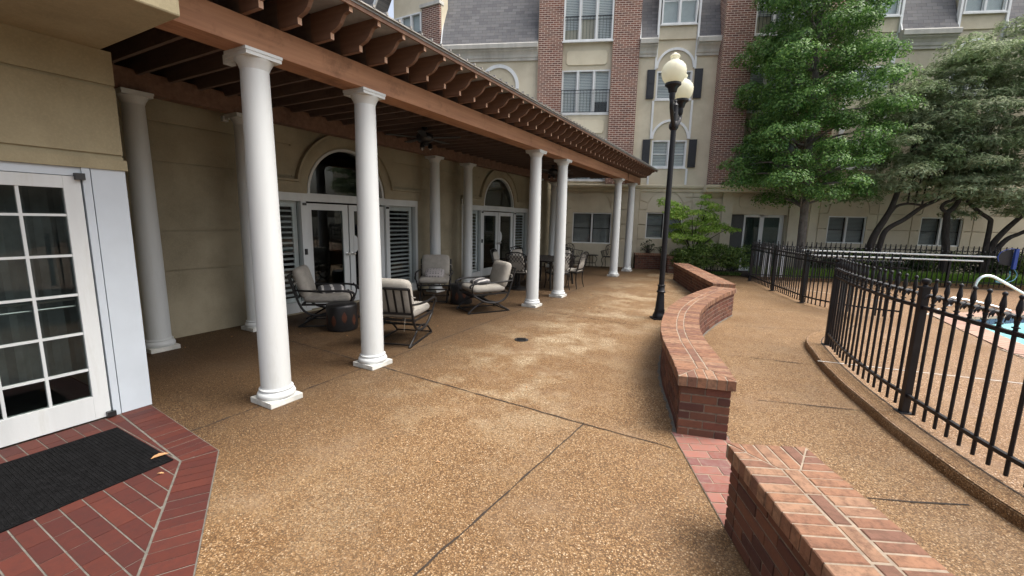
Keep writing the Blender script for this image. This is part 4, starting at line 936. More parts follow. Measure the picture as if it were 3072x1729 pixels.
# ------------------------------------------------------------------ iron fences
def picket_mesh(h, rich=True):
    b = MB(); b.lathe([(.0125, .035), (.0125, h-.24)], 8)
    if rich:
        z = h-.26
        for dz in (0, .028): b.lathe([(.013, z+dz), (.021, z+dz+.003), (.021, z+dz+.009), (.013, z+dz+.012)], 8)
        b.lathe([(.014, z), (.011, z+.05), (.016, z+.075), (.009, z+.09)], 8)
        for a in range(4):       # drooping leaves of the fleuron
            ca, sa = cos(a*pi/2), sin(a*pi/2)
            pts = [(.004, z+.066), (.020, z+.108), (.040, z+.116), (.058, z+.098), (.066, z+.070)]
            wd = [.008, .015, .018, .014, .004]
            vs = []
            for (r, zz), w_ in zip(pts, wd):
                vs += [(r*ca-w_*sa, r*sa+w_*ca, zz), (r*ca, r*sa, zz+.006), (r*ca+w_*sa, r*sa-w_*ca, zz), (r*ca, r*sa, zz-.007)]
            b.add(vs, [(i*4+k, i*4+(k+1) % 4, i*4+4+(k+1) % 4, i*4+4+k) for i in range(4) for k in range(4)]+[(3, 2, 1, 0), (16, 17, 18, 19)])
        b.lathe([(.008, z+.085), (.010, z+.115), (.018, z+.150), (.0175, z+.168), (.011, z+.21), (.009, z+.222), (.015, z+.232), (.015, z+.24), (.008, z+.25), (.001, z+.252)], 8)
    return b
PK = picket_mesh(1.22).build('picket', M['iron'], None, True).data; bpy.data.objects.remove(bpy.data.objects['picket'])
def post_mesh(h, w):
    b = MB().box(-w/2, w/2, -w/2, w/2, 0, h); b.box(-w/2-.008, w/2+.008, -w/2-.008, w/2+.008, h-.02, h); b.box(-w, w, -w, w, 0, .008)
    b.lathe([(.02, h), (.015, h+.015), (.028, h+.03), (.034, h+.045), (.028, h+.063), (.001, h+.072)], 12); return b
def fence(label, line, posts, zf, pitch=.118, w=.055, ph=1.13, smooth=4, hide=None):
    t = thing('iron_fence', label, 'fence', 0)
    pts = [(Vector(p)) for p in (catmull([(x, y, 0) for x, y in line], smooth) if smooth else [(x, y, 0) for x, y in line])]
    cum = [0]
    for a, b in zip(pts, pts[1:]): cum.append(cum[-1]+(b-a).length)
    def at(s):
        k = 0
        while k < len(cum)-2 and cum[k+1] < s: k += 1
        return pts[k].lerp(pts[k+1], (s-cum[k])/(cum[k+1]-cum[k])), (pts[k+1]-pts[k])
    L = cum[-1]
    ps_ = [min(range(len(pts)), key=lambda i: (pts[i]-Vector((x, y, 0))).length) for x, y in posts]; ss = [cum[i] for i in ps_]
    for s in ss:
        p, d = at(s); o = post_mesh(ph, w).build('post', M['iron'], t, True); o.location = (p.x, p.y, zf(p.x, p.y)); o.rotation_euler = (0, 0, math.atan2(d.y, d.x))
    for zr, hh in ((.15, .028), (.94, .028)):
        r = MB(); m = max(2, int(L/.12)); vs = []
        for i in range(m+1):
            p, d = at(L*i/m); d.normalize(); n = Vector((-d.y, d.x, 0))*.014; z = zf(p.x, p.y)+zr
            vs += [p-n+Vector((0, 0, z)), p+n+Vector((0, 0, z)), p+n+Vector((0, 0, z+hh)), p-n+Vector((0, 0, z+hh))]
        r.add(vs, [(i*4+k, i*4+(k+1) % 4, i*4+4+(k+1) % 4, i*4+4+k) for i in range(m) for k in range(4)]+[(3, 2, 1, 0), tuple(m*4+k for k in range(4))]); r.build('rail', M['iron'], t)
    segs = list(zip([0]+ss, ss+[L])); cnt = 0
    for a, b in segs:
        m = int((b-a)/pitch)
        for i in range(1, m+1):
            s = a+(b-a)*(i-.0)/(m+1) if b-a > pitch else None
            if s is None: continue
            p, d = at(s); o = bpy.data.objects.new('picket', PK); link(o, t); o.location = (p.x, p.y, zf(p.x, p.y)); o.rotation_euler = (random.uniform(-.004, .004), random.uniform(-.004, .004), math.atan2(d.y, d.x)+pi/4*0); cnt += 1
    return t
fence('nearest curved black iron fence with spear finials, beside the pool path', [(4.36, 5.74), (4.05, 5.12), (3.83, 4.62), (3.69, 4.24), (3.58, 3.92), (3.50, 3.60), (3.42, 3.30), (3.29, 2.80), (3.22, 2.42), (3.17, 1.9), (3.16, 1.4)], [(4.36, 5.74), (3.50, 3.60), (3.17, 1.45)], deckz, .132)
fence('middle black iron fence running from the hedge to the pool gate', [(7.19, 12.9), (6.79, 11.08), (6.44, 9.38), (6.48, 8.7), (6.72, 8.1), (7.05, 7.65)], [(7.19, 12.9), (6.79, 11.08), (6.44, 9.38)], deckz, .118, .06, 1.11)
a3 = [tuple(fr(YB, x, 14.12)[:2]) for x in (5.4, 8.35, 10.9, 13.9, 17.5)]
fence('far black iron fence behind the pool with white poles hung on it', a3, a3[1:], lambda x, y: 0.005, .14, .055, .99, 0)
# ------------------------------------------------------------------ pool things
def pole(label, x0, x1, z0, z1):
    t = tag(MB().tube([(x0, 14.02, z0), ((x0*2+x1)/3, 14.02, (z0*2+z1)/3), (x1, 14.02, z1)], .024, 8).build('pool_pole', M['louvre'], None, True), label, 'pool pole'); t.rotation_euler = (0, 0, YB); return t
pole('upper long white pool pole hung on the far fence', 6.85, 11.95+.0, .97, .93)
pole('lower long white pool pole hung on the far fence', 6.85, 11.65, .83, .80)
bpy.data.objects['pool_pole'].data
nt_ = thing('pool_net', 'blue framed leaf net on the end of the upper pool pole', 'pool net', YB, (11.98, 14.0, .93))
MB().tube([(0, 0, 0), (.06, 0, .14), (.22, 0, .23), (.38, 0, .25)], .012, 6, 5).tube([(0, 0, 0), (.05, 0, -.12)], .014, 6).build('net_rim', M['bluefoam'], nt_, True)
MB().prism([(0, -.1), (.05, .12), (.22, .21), (.37, .23), (.37, -.24), (.1, -.2)], fb, 0, .004).build('net_mesh', M['shutterblack'], nt_)
tag(MB().box(12.35, 12.44, 13.93, 14.0, .60, 1.18).build('pool_brush', M['bluefoam'], None, False, .01), 'upright blue plastic brush hung on the far fence', 'pool brush').rotation_euler = (0, 0, YB)
h_ = tag(MB().tube([(12.42, 13.96, .60), (12.46, 13.9, .45), (12.35, 13.85, .30), (12.1, 13.82, .22), (11.9, 13.82, .24)], .011, 6, 6).tube([(12.32, 13.96, .55), (12.28, 13.9, .4), (12.12, 13.86, .27), (11.9, 13.84, .26)], .010, 6, 6).build('vacuum_hose', M['cyanhose'], None, True), 'pale blue hose curling down below the blue brush', 'hose'); h_.rotation_euler = (0, 0, YB)
hr = thing('pool_handrail', 'curved stainless steel handrail at the pool steps', 'handrail', 0, (0, 0, 0))
for dx_, dy_ in ((0, 0), (-.55, .30)):
    MB().tube([(10.15+dx_, 9.35+dy_, .0), (10.17+dx_, 9.35+dy_, .45), (10.24+dx_, 9.33+dy_, .66), (10.40+dx_, 9.28+dy_, .70), (10.62+dx_, 9.2+dy_, .58), (11.2+dx_, 8.98+dy_, .18), (11.6+dx_, 8.85+dy_, -.1)] if dx_ == 0 else [(9.75, 9.42, .0), (9.76, 9.42, .16), (9.9, 9.38, .17), (10.3, 9.2, .10), (10.9, 8.95, -.08)], .029, 10, 6).build('rail_tube', M['hard'], hr, True)
for x, y in ((10.15, 9.35), (9.75, 9.42)): MB().lathe([(.02, .008), (.06, .008), (.055, .02), (.02, .025)], 14, (x, y, 0)).build('escutcheon', M['hard'], hr, True)
wb = thing('leaning_board', 'tall white board leaning behind the middle iron fence', 'board', YB, (5.86, 14.22, .01))
for k in range(4): MB().hexa([(k*.17, 0, 0), (k*.17+.09, 0, 0), (k*.17+.09, .03, 0), (k*.17, .03, 0)], [(k*.17+.06, .10, 1.05), (k*.17+.15, .10, 1.05), (k*.17+.15, .13, 1.05), (k*.17+.06, .13, 1.05)]).build('white_plank', M['trim'], wb)

# ------------------------------------------------------------------ furniture
ROTX = lambda a: Matrix.Rotation(a, 3, 'X')
def lounge(label, x, y, face, drape=0):
    """face: world direction the sitter looks at"""
    t = thing('lounge_chair', label, 'lounge chair', 0, (x, y, 0), math.atan2(face[1], face[0])-pi/2, 'cushioned lounge chairs')
    f = MB()
    for s in (-1, 1):
        X = s*.315
        f.tube([(X, -.53, .80), (X, -.485, .64), (X, -.43, .46), (X, -.39, .35), (X, -.32, .25), (X, -.18, .195), (X, -.02, .19), (X, .14, .24), (X, .30, .335)], .018, 8, 5)
        f.bar((X, -.36, .36), (X, .32, .35), .022, .028)
    f.tube([(-.315, -.53, .80), (0, -.545, .805), (.315, -.53, .80)], .018, 8, 4); f.bar((-.315, -.432, .46), (.315, -.432, .46), .022, .03)
    f.bar((-.315, .32, .35), (.315, .32, .35), .022, .03); f.bar((-.315, -.36, .36), (.315, -.36, .36), .022, .03)
    for k in range(-2, 3): f.bar((k*.105, -.535, .795), (k*.105, -.432, .46), .008, .026, (1, 0, 0))
    for k in range(-2, 3): f.bar((k*.11, -.36, .355), (k*.11, .32, .345), .02, .005)
    f.build('chair_frame', M['bronze'], t, True)
    for s in (-1, 1):
        X = s*.345
        MB().tube([(s*.318, -.47, .585), (X+s*.02, -.25, .575), (X+s*.03, .0, .57), (X+s*.02, .2, .57), (X, .33, .55), (X, .385, .52), (X, .385, .48)], [.015, .019], 8, 5).tube([(X, .30, .59), (X, .345, .50), (X-s*.02, .34, .42), (X-s*.03, .31, .35)], .012, 8, 5).build('armrest', M['bronze'], t, True)
    b = MB()
    for s in (-1, 1):
        X = s*.27
        b.tube([(X, .40, .012), (X, .30, .10), (X, .16, .185), (X, 0, .215), (X, -.14, .185), (X, -.30, .09), (X, -.44, .012)], .014, 8, 5)
        b.bar((X, .40, .014), (X, -.44, .014), .026, .014)
    b.bar((-.27, .36, .03), (.27, .36, .03), .02); b.bar((-.27, -.38, .03), (.27, -.38, .03), .02); b.bar((-.30, 0, .215), (.30, 0, .215), .05, .02)
    b.build('rocker_base', M['bronze'], t, True)
    c = MB().superell((0, -.02, .435), .305, .345, .075, .28, 12, 40); c.build('seat_cushion', M['cushion'], t, True)
    b = MB().superell((0, -.375, .675), .300, .245, .088, .30, 12, 40, ROTX(rad(106))); b.build('back_cushion', M['cushion'], t, True)
    for s in (-1, 1): MB().tube([(s*.30, -.41, .70), (s*.33, -.45, .69), (s*.36, -.43, .66+.02*s)], .006, 5, 3).tube([(s*.2, -.39, .40), (s*.2, -.42, .3), (s*.19, -.41, .22)], .003, 5, 3).build('cushion_tie', M['cushion'], t, True)
    return t
lounge('lounge chair seen from the side at left, facing right towards the drum table', -2.88, 6.72, (.97, .24))
lounge('lounge chair with its slatted back to the viewer, just right of the second column', -1.52, 5.88, (.16, .99))
lounge('lounge chair facing the viewer with a dotted pillow, by the louvred window', -1.62, 8.85, (.10, -1))
lounge('lounge chair turned to the left in front of the second drum table', -.56, 7.92, (-.87, -.49))
def pillow(label, x, y, z, rz, m, tilt=0):
    o = MB().superell((0, 0, 0), .20, .15, .06, .5, 12, 36, ROTX(tilt)).build('throw_pillow', M[m], None, True); o.location = (x, y, z); o.rotation_euler = (0, 0, rz)
    return tag(o, label, 'pillow', 'throw pillows on the lounge chairs')
pillow('grey pillow with dark dots on the lounge chair facing the viewer', -1.60, 8.76, .565, .05, 'dots', .5)
pillow('grey pillow with a white wavy stripe on the left lounge chair', -2.86, 6.70, .545, .5, 'stripes', .15)
pillow('dark grey striped pillow on the lounge chair turned to the left', -.60, 7.90, .545, -1.0, 'stripes', .15)
def drum(label, x, y, rz):
    t = thing('drum_table', label, 'side table', 0, (x, y, 0), rz, 'black drum side tables')
    MB().lathe([(.19, 0), (.215, .012), (.222, .05), (.222, .36), (.215, .388), (.20, .40), (.001, .402)], 36).build('drum_body', M['blackplastic'], t, True)
    lm = simple('copper_leaf_inlay', (0.085, 0.030, 0.018), 0.35, 0.4, 12) if 'leaf_inlay' not in M else M['leaf_inlay']; M['leaf_inlay'] = lm
    for k in range(9):
        a0 = 2*pi*k/9; zc = .22 if k % 2 else .17; hh = .085; ww = .19
        pts = []
        for i in range(13):
            tt = i/12; wv = ww*sin(pi*tt)**.8*(1-.25*tt); pts.append((a0-wv, zc-hh+2*hh*tt))
        for i in range(12, -1, -1):
            tt = i/12; wv = ww*sin(pi*tt)**.8*(1-.25*tt); pts.append((a0+wv, zc-hh+2*hh*tt))
        n = 13; vs = []
        for i in range(13):
            l, r = pts[i], pts[25-i]
            for q, R in ((l, .223), ((a0, l[1]), .2265), (r, .223)): vs.append((R*cos(q[0]), R*sin(q[0]), q[1]))
        fs = [(i*3+j, i*3+j+1, i*3+4+j, i*3+3+j) for i in range(12) for j in range(2)]
        MB().add(vs, fs).build('leaf_inlay', lm, t, True)
    return t
drum('black drum side table with copper leaf inlays in front of the left lounge chair', -2.56, 6.33, -1.75)
drum('black drum side table partly hidden behind the chair turned to the left', -1.02, 8.55, .2)

def lattice_back(mb, w, h, yb, zb, tilt):
    """curved frame with diagonal lattice, on a plane tilted backwards"""
    P3 = lambda x, z: (x, yb - (z)*tilt, zb+z)
    top = [P3(x, h+.05*(1-(x/(w/2))**2)) for x in [w/2*(-1+i/5) for i in range(11)]]
    mb.tube([P3(-w/2+.02, 0)]+top+[P3(w/2-.02, 0)], .013, 6)
    mb.tube([P3(-w/2+.02, .03), P3(w/2-.02, .03)], .010, 6)
    n = 6
    for k in range(-n, n+1):
        for s in (1, -1):
            pts = []
            for i in range(25):
                z = .03+(h)*i/24; x = k*w/n+s*(z-h/2)*.75
                lim = h+.05*(1-(x/(w/2))**2)
                if abs(x) < w/2-.015 and z < lim: pts.append(P3(x, z))
            if len(pts) > 2: mb.tube([pts[0], pts[-1]], .007, 4)
def dining(label, x, y, face, swivel=False):
    t = thing('dining_chair', label, 'dining chair', 0, (x, y, 0), math.atan2(face[1], face[0])-pi/2, 'lattice backed dining chairs')
    b = MB(); lattice_back(b, .48, .44, -.22, .44, .28); b.build('backrest', M['bronze'], t, True)
    c = MB().superell((0, -.255, .67), .19, .19, .035, .35, 8, 28, ROTX(rad(74+28))) ; c.build('back_cushion', M['cushion'], t, True)
    c = MB().superell((0, 0, .445), .23, .235, .04, .35, 8, 32); c.build('seat_cushion', M['cushion'], t, True)
    s = MB().box(-.235, .235, -.235, .235, .39, .415); s.build('seat_pan', M['bronze'], t)
    a = MB()
    for q in (-1, 1): a.tube([(q*.235, -.30, .66), (q*.26, -.1, .655), (q*.265, .1, .65), (q*.26, .2, .625), (q*.25, .21, .55), (q*.235, .19, .42)], .012, 6, 4)
    a.build('armrest', M['bronze'], t, True)
    if swivel:
        MB().lathe([(.03, .39), (.03, .10), (.06, .08), (.22, .035), (.25, .02), (.25, .0), (.001, 0)], 24).build('swivel_base', M['bronze'], t, True)
    else:
        for qx in (-1, 1):
            for qy in (-1, 1): MB().tube([(qx*.215, qy*.215, .40), (qx*.205, qy*.21, .2), (qx*.23, qy*.25, .0)], [.016, .011], 7, 4).build('leg', M['bronze'], t, True)
    return t
dt = thing('dining_table', 'dark metal dining table between the lattice backed chairs', 'dining table', 0, (.86, 11.15, 0), YA)
MB().box(-.55, .55, -.80, .80, .70, .725).build('tabletop', M['bronze'], dt, False, .006)
ap = MB()
for k in range(12): ap.box(-.52, .52, -.78+k*.13, -.78+k*.13+.11, .725, .731)
ap.build('top_slat', M['bronze'], dt)
for qx in (-1, 1):
    for qy in (-1, 1): MB().tube([(qx*.48, qy*.72, .70), (qx*.46, qy*.70, .4), (qx*.49, qy*.73, 0)], [.034, .026], 8, 4).build('leg', M['bronze'], dt, True)
dining('dining chair with its lattice back to the viewer, left of the third column', .17, 10.48, (.30, .95), True)
dining('dining chair at the far left of the table with its pale cushion showing', -.18, 11.15, (.95, -.3))
dining('dining chair behind the table, mostly hidden by the third column', .30, 12.05, (.62, -.78))
dining('lattice backed dining chair just right of the fourth column, facing the table', 1.53, 10.98, (-.82, .50))
dining('dining chair between the third and fourth columns in front of the table', 1.12, 10.62, (-.35, .94))
dining('dining chair at the far end of the table behind the fourth column', 1.35, 12.1, (-.5, -.86))
# bistro set by the far wall
def bistro(label, x, y, face):
    t = thing('bistro_chair', label, 'bistro chair', 0, (x, y, 0), math.atan2(face[1], face[0])-pi/2, 'ornate bistro chairs')
    b = MB(); P3 = lambda x_, z: (x_, -.20-.18*z, .42+z)
    b.tube([P3(-.17, 0), P3(-.22, .25), P3(-.20, .38), P3(-.1, .42), P3(0, .45), P3(.1, .42), P3(.20, .38), P3(.22, .25), P3(.17, 0)], .011, 6, 3)
    for x_ in (-.13, 0, .13):
        b.tube([P3(x_, .02), P3(x_*1.1-.03, .15), P3(x_*1.1, .25), P3(x_*1.1+.04, .33), P3(x_*1.1, .40)], .008, 5, 3); b.tube([P3(x_, .02), P3(x_*1.1+.03, .15), P3(x_*1.1, .25), P3(x_*1.1-.04, .33), P3(x_*1.1, .40)], .008, 5, 3)
    b.tube([P3(-.21, .22), P3(0, .26), P3(.21, .22)], .008, 5, 3); b.build('backrest', M['bronze'], t, True)
    MB().lathe([(.001, .40), (.21, .40), (.225, .41), (.21, .42), (.001, .425)], 20).build('seat', M['bronze'], t, True)
    a = MB()
    for q in (-1, 1):
        a.tube([(q*.21, -.24, .64), (q*.25, -.08, .62), (q*.26, .1, .61), (q*.245, .18, .60), (q*.22, .14, .50), (q*.2, .12, .41)], .011, 6, 4)
        for k in range(4): yy = -.14+k*.075; a.tube([(q*.25, yy, .61), (q*.235, yy+.03, .52), (q*.21, yy, .42)], .007, 5, 3)
    a.build('armrest', M['bronze'], t, True)
    for qx in (-1, 1):
        for qy in (-1, 1): MB().tube([(qx*.15, qy*.14, .40), (qx*.21, qy*.19, .30), (qx*.165, qy*.155, .14), (qx*.20, qy*.20, 0)], .011, 6, 4).build('leg', M['bronze'], t, True)
    return t
bistro('ornate dark bistro chair left of the small round table against the back wall', 2.28, 15.85, (.6, -.8))
bistro('ornate dark bistro chair right of the small round table, behind the fifth column', 3.55, 15.85, (-.55, -.84))
bt = thing('bistro_table', 'small round dark bistro table between two ornate chairs', 'bistro table', 0, (2.93, 16.02, 0))
MB().lathe([(.001, .435), (.26, .435), (.275, .445), (.26, .457), (.001, .46)], 24).build('tabletop', M['bronze'], bt, True)
for k in range(4):
    a = pi/4+k*pi/2+.3; MB().tube([(.14*cos(a), .14*sin(a), .435), (.23*cos(a), .23*sin(a), .32), (.17*cos(a), .17*sin(a), .15), (.23*cos(a), .23*sin(a), 0)], .011, 6, 4).build('leg', M['bronze'], bt, True)
MB().tube([(.17*cos(a), .17*sin(a), .16) for a in [2*pi*k/12 for k in range(13)]], .007, 5).build('stretcher_ring', M['bronze'], bt, True)

# ------------------------------------------------------------------ plants
def leaf_mesh(name, P, N, size, m, parent=None, asp=0.5, jit=.6):
    """P points, N preferred normals, one small pointed leaf per point"""
    n = len(P); rng = np.random.default_rng(len(P))
    nr = N + rng.normal(0, jit, (n, 3)); nr /= np.linalg.norm(nr, axis=1)[:, None]+1e-9
    t = rng.normal(0, 1, (n, 3)); t -= (t*nr).sum(1)[:, None]*nr; t /= np.linalg.norm(t, axis=1)[:, None]+1e-9
    b = np.cross(nr, t); s = (size*rng.uniform(.6, 1.3, n))[:, None]
    V = np.empty((n, 4, 3)); V[:, 0] = P-t*s; V[:, 1] = P+b*s*asp+nr*s*.15; V[:, 2] = P+t*s; V[:, 3] = P-b*s*asp+nr*s*.15
    me = bpy.data.meshes.new(name); me.vertices.add(n*4); me.vertices.foreach_set('co', V.ravel())
    me.loops.add(n*4); me.loops.foreach_set('vertex_index', np.arange(n*4)); me.polygons.add(n)
    me.polygons.foreach_set('loop_start', np.arange(n)*4); me.polygons.foreach_set('loop_total', np.full(n, 4)); me.update(); me.validate()
    me.materials.append(m); o = bpy.data.objects.new(name, me); return link(o, parent)
rng = np.random.default_rng(3)
def clump_points(centers, radii, per, flat=.55, up=.35):
    Ps, Ns = [], []
    for c, r in zip(centers, radii):
        k = int(per*(r/.45)**2); d = rng.normal(0, 1, (k, 3)); d[:, 2] = np.abs(d[:, 2])*1.0-.35*rng.random(k)*2; d /= np.linalg.norm(d, axis=1)[:, None]
        rad_ = r*(.72+.33*rng.random(k))[:, None]*(1+.25*np.sin(d[:, :1]*7+c[0]*9)*np.cos(d[:, 1:2]*6+c[1]*5)); p = d*rad_; p[:, 2] *= flat
        Ps.append(p+np.array(c)); Ns.append(d+np.array([0, 0, up]))
    return np.vstack(Ps), np.vstack(Ns)
# --- broadleaf tree in the bed
T0 = fr(YB, 9.05-1.9+4.0, 0)      # placeholder to keep the frame maths readable
TX, TY = 9.10, 13.66
tree = thing('broadleaf_tree', 'tall dense bright green tree with layered foliage in front of the apartment block', 'tree', 0, (TX, TY, 0))
tk = MB().tube([(.10, 0, -.05), (.06, 0, .3), (.03, 0, .9), (.0, 0, 1.9), (-.04, 0, 2.9), (-.10, 0, 4.2), (-.2, 0, 6.4), (-.3, 0, 8.4), (-.3, 0, 9.6)], [.17, .135, .12, .112, .105, .095, .08, .055, .03], 14, 5)
limbs = MB(); cs, rs_ = [], []
def hw(z):  # crown half width by height
    return float(np.interp(z, [2.2, 2.7, 3.3, 4.4, 5.6, 6.6, 7.6, 8.8, 10.2, 11.4], [.4, 1.55, 1.8, 1.95, 1.95, 1.8, 1.5, 1.2, .85, .3]))
def cxo(z): return float(np.interp(z, [2.4, 4, 6, 8, 11], [-.22, -.38, -.36, -.5, -.45]))
random.seed(21)
z = 2.8
while z < 11.2:
    h = hw(z); n = max(4, int(h*7.5))
    for i in range(n):
        a = 2*pi*(i+random.random()*.8)/n; r_ = h*random.choice((random.uniform(.45, .75), random.uniform(.78, 1.08)))
        if random.random() < .24: continue
        yd = 1.0 if sin(a) < 0 else .9
        c = (cxo(z)+r_*cos(a), r_*sin(a)*yd, z+random.uniform(-.2, .2)-r_*.10)
        if c[1] > 2.25 or (z < 3.1 and c[0] < -.9): continue
        cs.append(c); rs_.append(random.uniform(.30, .58))
        if random.random() < .5: limbs.tube([(cxo(z)*.6, 0, z-.5), ((c[0]+cxo(z))*.45, c[1]*.5, z-.25), (c[0]*.95, c[1]*.95, c[2])], [.045, .012], 5, 3)
    z += .36
limbs.v and tk.add(limbs.v, limbs.f)
tk.build('trunk', M['bark'], tree, True)
P, N = clump_points(cs, rs_, 640, .6, .5)
leaf_mesh('crown', P, N, .037, M['leafA'], tree, .55, .4)
# --- grey-green feathery trees on leaning stems
def leaning(label, stems, cl, per, origin, m='leafB', size=.062):
    o = Vector((*origin, 0)); t = thing('leaning_tree', label, 'tree', 0, (origin[0], origin[1], 0), 0, 'feathery leaning trees')
    b = MB()
    for pts, r0, r1 in stems:
        b.tube([Vector(p)-o for p in pts], [r0, r1], 9, 5)
    b.build('trunk', M['barkdark'], t, True)
    c_, r_ = [], []
    for x, y, z, r in cl:
        c_.append((x-o.x, y-o.y, z)); r_.append(r)
    P, N = clump_points(c_, r_, per, .42, .8)
    leaf_mesh('crown', P, N, size, M[m], t, .30, .5); return t
def twigs(end, n, spread, up, r=.018):
    out = []
    for _ in range(n):
        dx_, dy_, dz_ = random.uniform(-spread, spread), random.uniform(-spread, spread)*.8, random.uniform(.4, 1)*up
        e = Vector(end); out.append(([e, e+Vector((dx_*.4, dy_*.4, dz_*.5)), e+Vector((dx_, dy_, dz_))], r, r*.35))
    return out
def cloud(n, x0, x1, y0, y1, zf0, zf1, r0=.28, r1=.6, keep=lambda x, y, z: True):
    out = []
    while len(out) < n:
        x, y = random.uniform(x0, x1), random.uniform(y0, y1); z = random.uniform(zf0(x), zf1(x))
        if keep(x, y, z): out.append((x, y, z, random.uniform(r0, r1)))
    return out
stemA = [([(11.15, 13.62, 0), (11.26, 13.59, 1.12), (11.37, 13.57, 1.56), (11.54, 13.55, 1.93), (11.68, 13.53, 2.3), (11.79, 13.51, 2.85), (11.91, 13.5, 3.4), (12.0, 13.4, 4.4)], .115, .05),
         ([(11.42, 13.6, 0), (11.52, 13.55, 1.16), (11.64, 13.53, 1.63), (12.07, 13.47, 1.95), (12.52, 13.41, 2.35), (12.88, 13.36, 2.55), (13.3, 13.32, 2.8), (13.6, 13.2, 3.5)], .085, .04),
         ([(11.68, 13.53, 2.15), (11.84, 13.51, 2.36), (12.13, 13.47, 2.43), (12.51, 13.41, 2.39)], .045, .03)]
for e in ((12.1, 13.47, 2.45), (12.3, 13.44, 2.42), (12.5, 13.41, 2.4), (12.9, 13.36, 2.6), (13.2, 13.3, 2.8)): stemA += [([e, (e[0]+.02, e[1], e[2]+.5), (e[0]+.15, e[1], e[2]+1.1)], .028, .014)]
stemA += twigs((12.0, 13.4, 4.3), 6, 1.1, 1.8) + twigs((13.5, 13.2, 3.5), 5, 1.0, 1.8)
topA = lambda x: 4.6+1.3*min(1, max(0, (x-10.6)/2.5))
leaning('feathery grey green tree with two forked leaning trunks right of the tall green tree', stemA, cloud(110, 10.75, 13.6, 12.3, 14.2, lambda x: 2.75 if x > 11.4 else 2.4, lambda x: topA(x)+1.0), 260, (11.3, 13.6))
stemB = [([(13.4, 13.3, 0), (13.35, 13.3, 1.06), (13.28, 13.31, 1.48), (13.23, 13.31, 1.97), (13.22, 13.31, 2.18), (13.38, 13.29, 2.36), (13.49, 13.28, 2.66), (13.59, 13.26, 3.3)], .11, .05),
         ([(13.22, 13.31, 2.16), (13.04, 13.34, 2.32), (13.12, 13.33, 2.48), (13.3, 13.31, 2.56), (13.5, 13.3, 2.7)], .05, .04),
         ([(14.38, 13.15, 0), (14.41, 13.15, 1.15), (14.41, 13.15, 1.87), (14.36, 13.16, 2.02), (14.06, 13.2, 2.22), (13.66, 13.25, 2.6), (13.55, 13.2, 3.2)], .075, .04)] + twigs((13.6, 13.2, 3.2), 7, 1.2, 2.2)
leaning('feathery tree with a knotted looping trunk in front of the ground floor window', stemB, cloud(125, 12.2, 14.8, 12.0, 13.9, lambda x: 2.5, lambda x: 7.0), 260, (13.4, 13.3))
stemC = [([(14.4, 13.1, 0), (14.54, 13.13, 1.09), (14.75, 13.1, 1.58), (15.23, 13.04, 2.19), (15.8, 12.9, 3.0)], .10, .05), ([(14.55, 13.1, .9), (14.91, 13.08, 1.41), (15.32, 13.02, 1.66), (16.2, 12.9, 2.3)], .08, .04), ([(15.6, 12.9, 0), (15.5, 12.8, 1.2), (15.9, 12.7, 2.4)], .14, .06)] + twigs((15.8, 12.9, 3.0), 6, 1.0, 2.0)
leaning('feathery tree with low spreading trunks at the right edge', stemC, cloud(135, 13.6, 17.0, 11.6, 13.6, lambda x: 2.1, lambda x: 7.8), 260, (14.7, 13.1))
# --- japanese maple
mp_ = thing('japanese_maple', 'small bright yellow green maple with layered leaves behind the lamp post', 'tree', 0, (6.05, 14.55, 0))
b = MB().tube([(0, 0, 0), (.05, 0, .5), (.15, 0, .9), (.2, 0, 1.4), (.35, 0, 2.1)], [.05, .012], 7, 5)
for e in ((-.8, -.1, 1.9), (-.5, .1, 1.4), (.7, -.1, 1.6), (1.2, -.1, 1.6), (-.9, -.2, 2.2), (.3, .2, 2.4), (-.2, -.3, 1.9), (.5, -.3, 1.2)): b.tube([(.06, 0, .55), (e[0]*.4, e[1]*.5, .55+(e[2]-.55)*.55), e], [.022, .006], 5, 4)
b.build('trunk', M['barkdark'], mp_, True)
cs, rs_ = [], []
random.seed(5)
for c in [(-1.0, 2.38, .22), (-.85, 2.25, .3), (-.6, 2.1, .3), (-.8, 1.95, .28), (-.35, 1.9, .34), (-.1, 2.05, .26), (.05, 1.7, .34), (.45, 2.15, .3), (.5, 2.4, .26), (.42, 2.62, .2), (.5, 1.9, .32), (.75, 2.2, .2), (-.5, 1.6, .34), (-.2, 1.4, .36), (.3, 1.45, .34), (.7, 1.5, .32), (-.6, 1.25, .3), (.1, 1.15, .34), (.5, 1.1, .28), (1.0, 1.55, .26), (1.3, 1.5, .22), (1.55, 1.45, .15), (-.3, 1.0, .25), (.3, .85, .25), (.6, 1.75, .26)]:
    for _ in range(2): cs.append((c[0]+random.uniform(-.1, .1), random.uniform(-.4, .4), c[1]+random.uniform(-.08, .08))); rs_.append(c[2]*random.uniform(.75, 1))
P, N = clump_points(cs, rs_, 620, .5, .6); leaf_mesh('crown', P, N, .046, M['leafC'], mp_, .35, .5)
# --- hedge
hd = thing('clipped_hedge', 'clipped rounded dark green hedge in front of the garden door', 'hedge', YB, (4.58, 15.30, 0))
cs, rs_ = [], []
for _ in range(150):
    x, y = random.uniform(-1.15, 1.15), random.uniform(-.55, .5); top = .98-.35*max(0, -x-.6)-.10*abs(x)
    z = random.uniform(.26, top); cs.append((x, y, z)); rs_.append(random.uniform(.14, .24))
P, N = clump_points(cs, rs_, 620, .8, .3); leaf_mesh('foliage', P, N, .030, M['leafD'], hd, .5, .6)
b = MB()
for _ in range(26):
    x, y = random.uniform(-1, 1), random.uniform(-.4, .4); b.tube([(x*.8, y*.6, 0), (x*.9, y*.8, .25), (x+random.uniform(-.2, .2), y, .6)], [.016, .006], 5)
b.build('stem', M['barkdark'], hd, True)
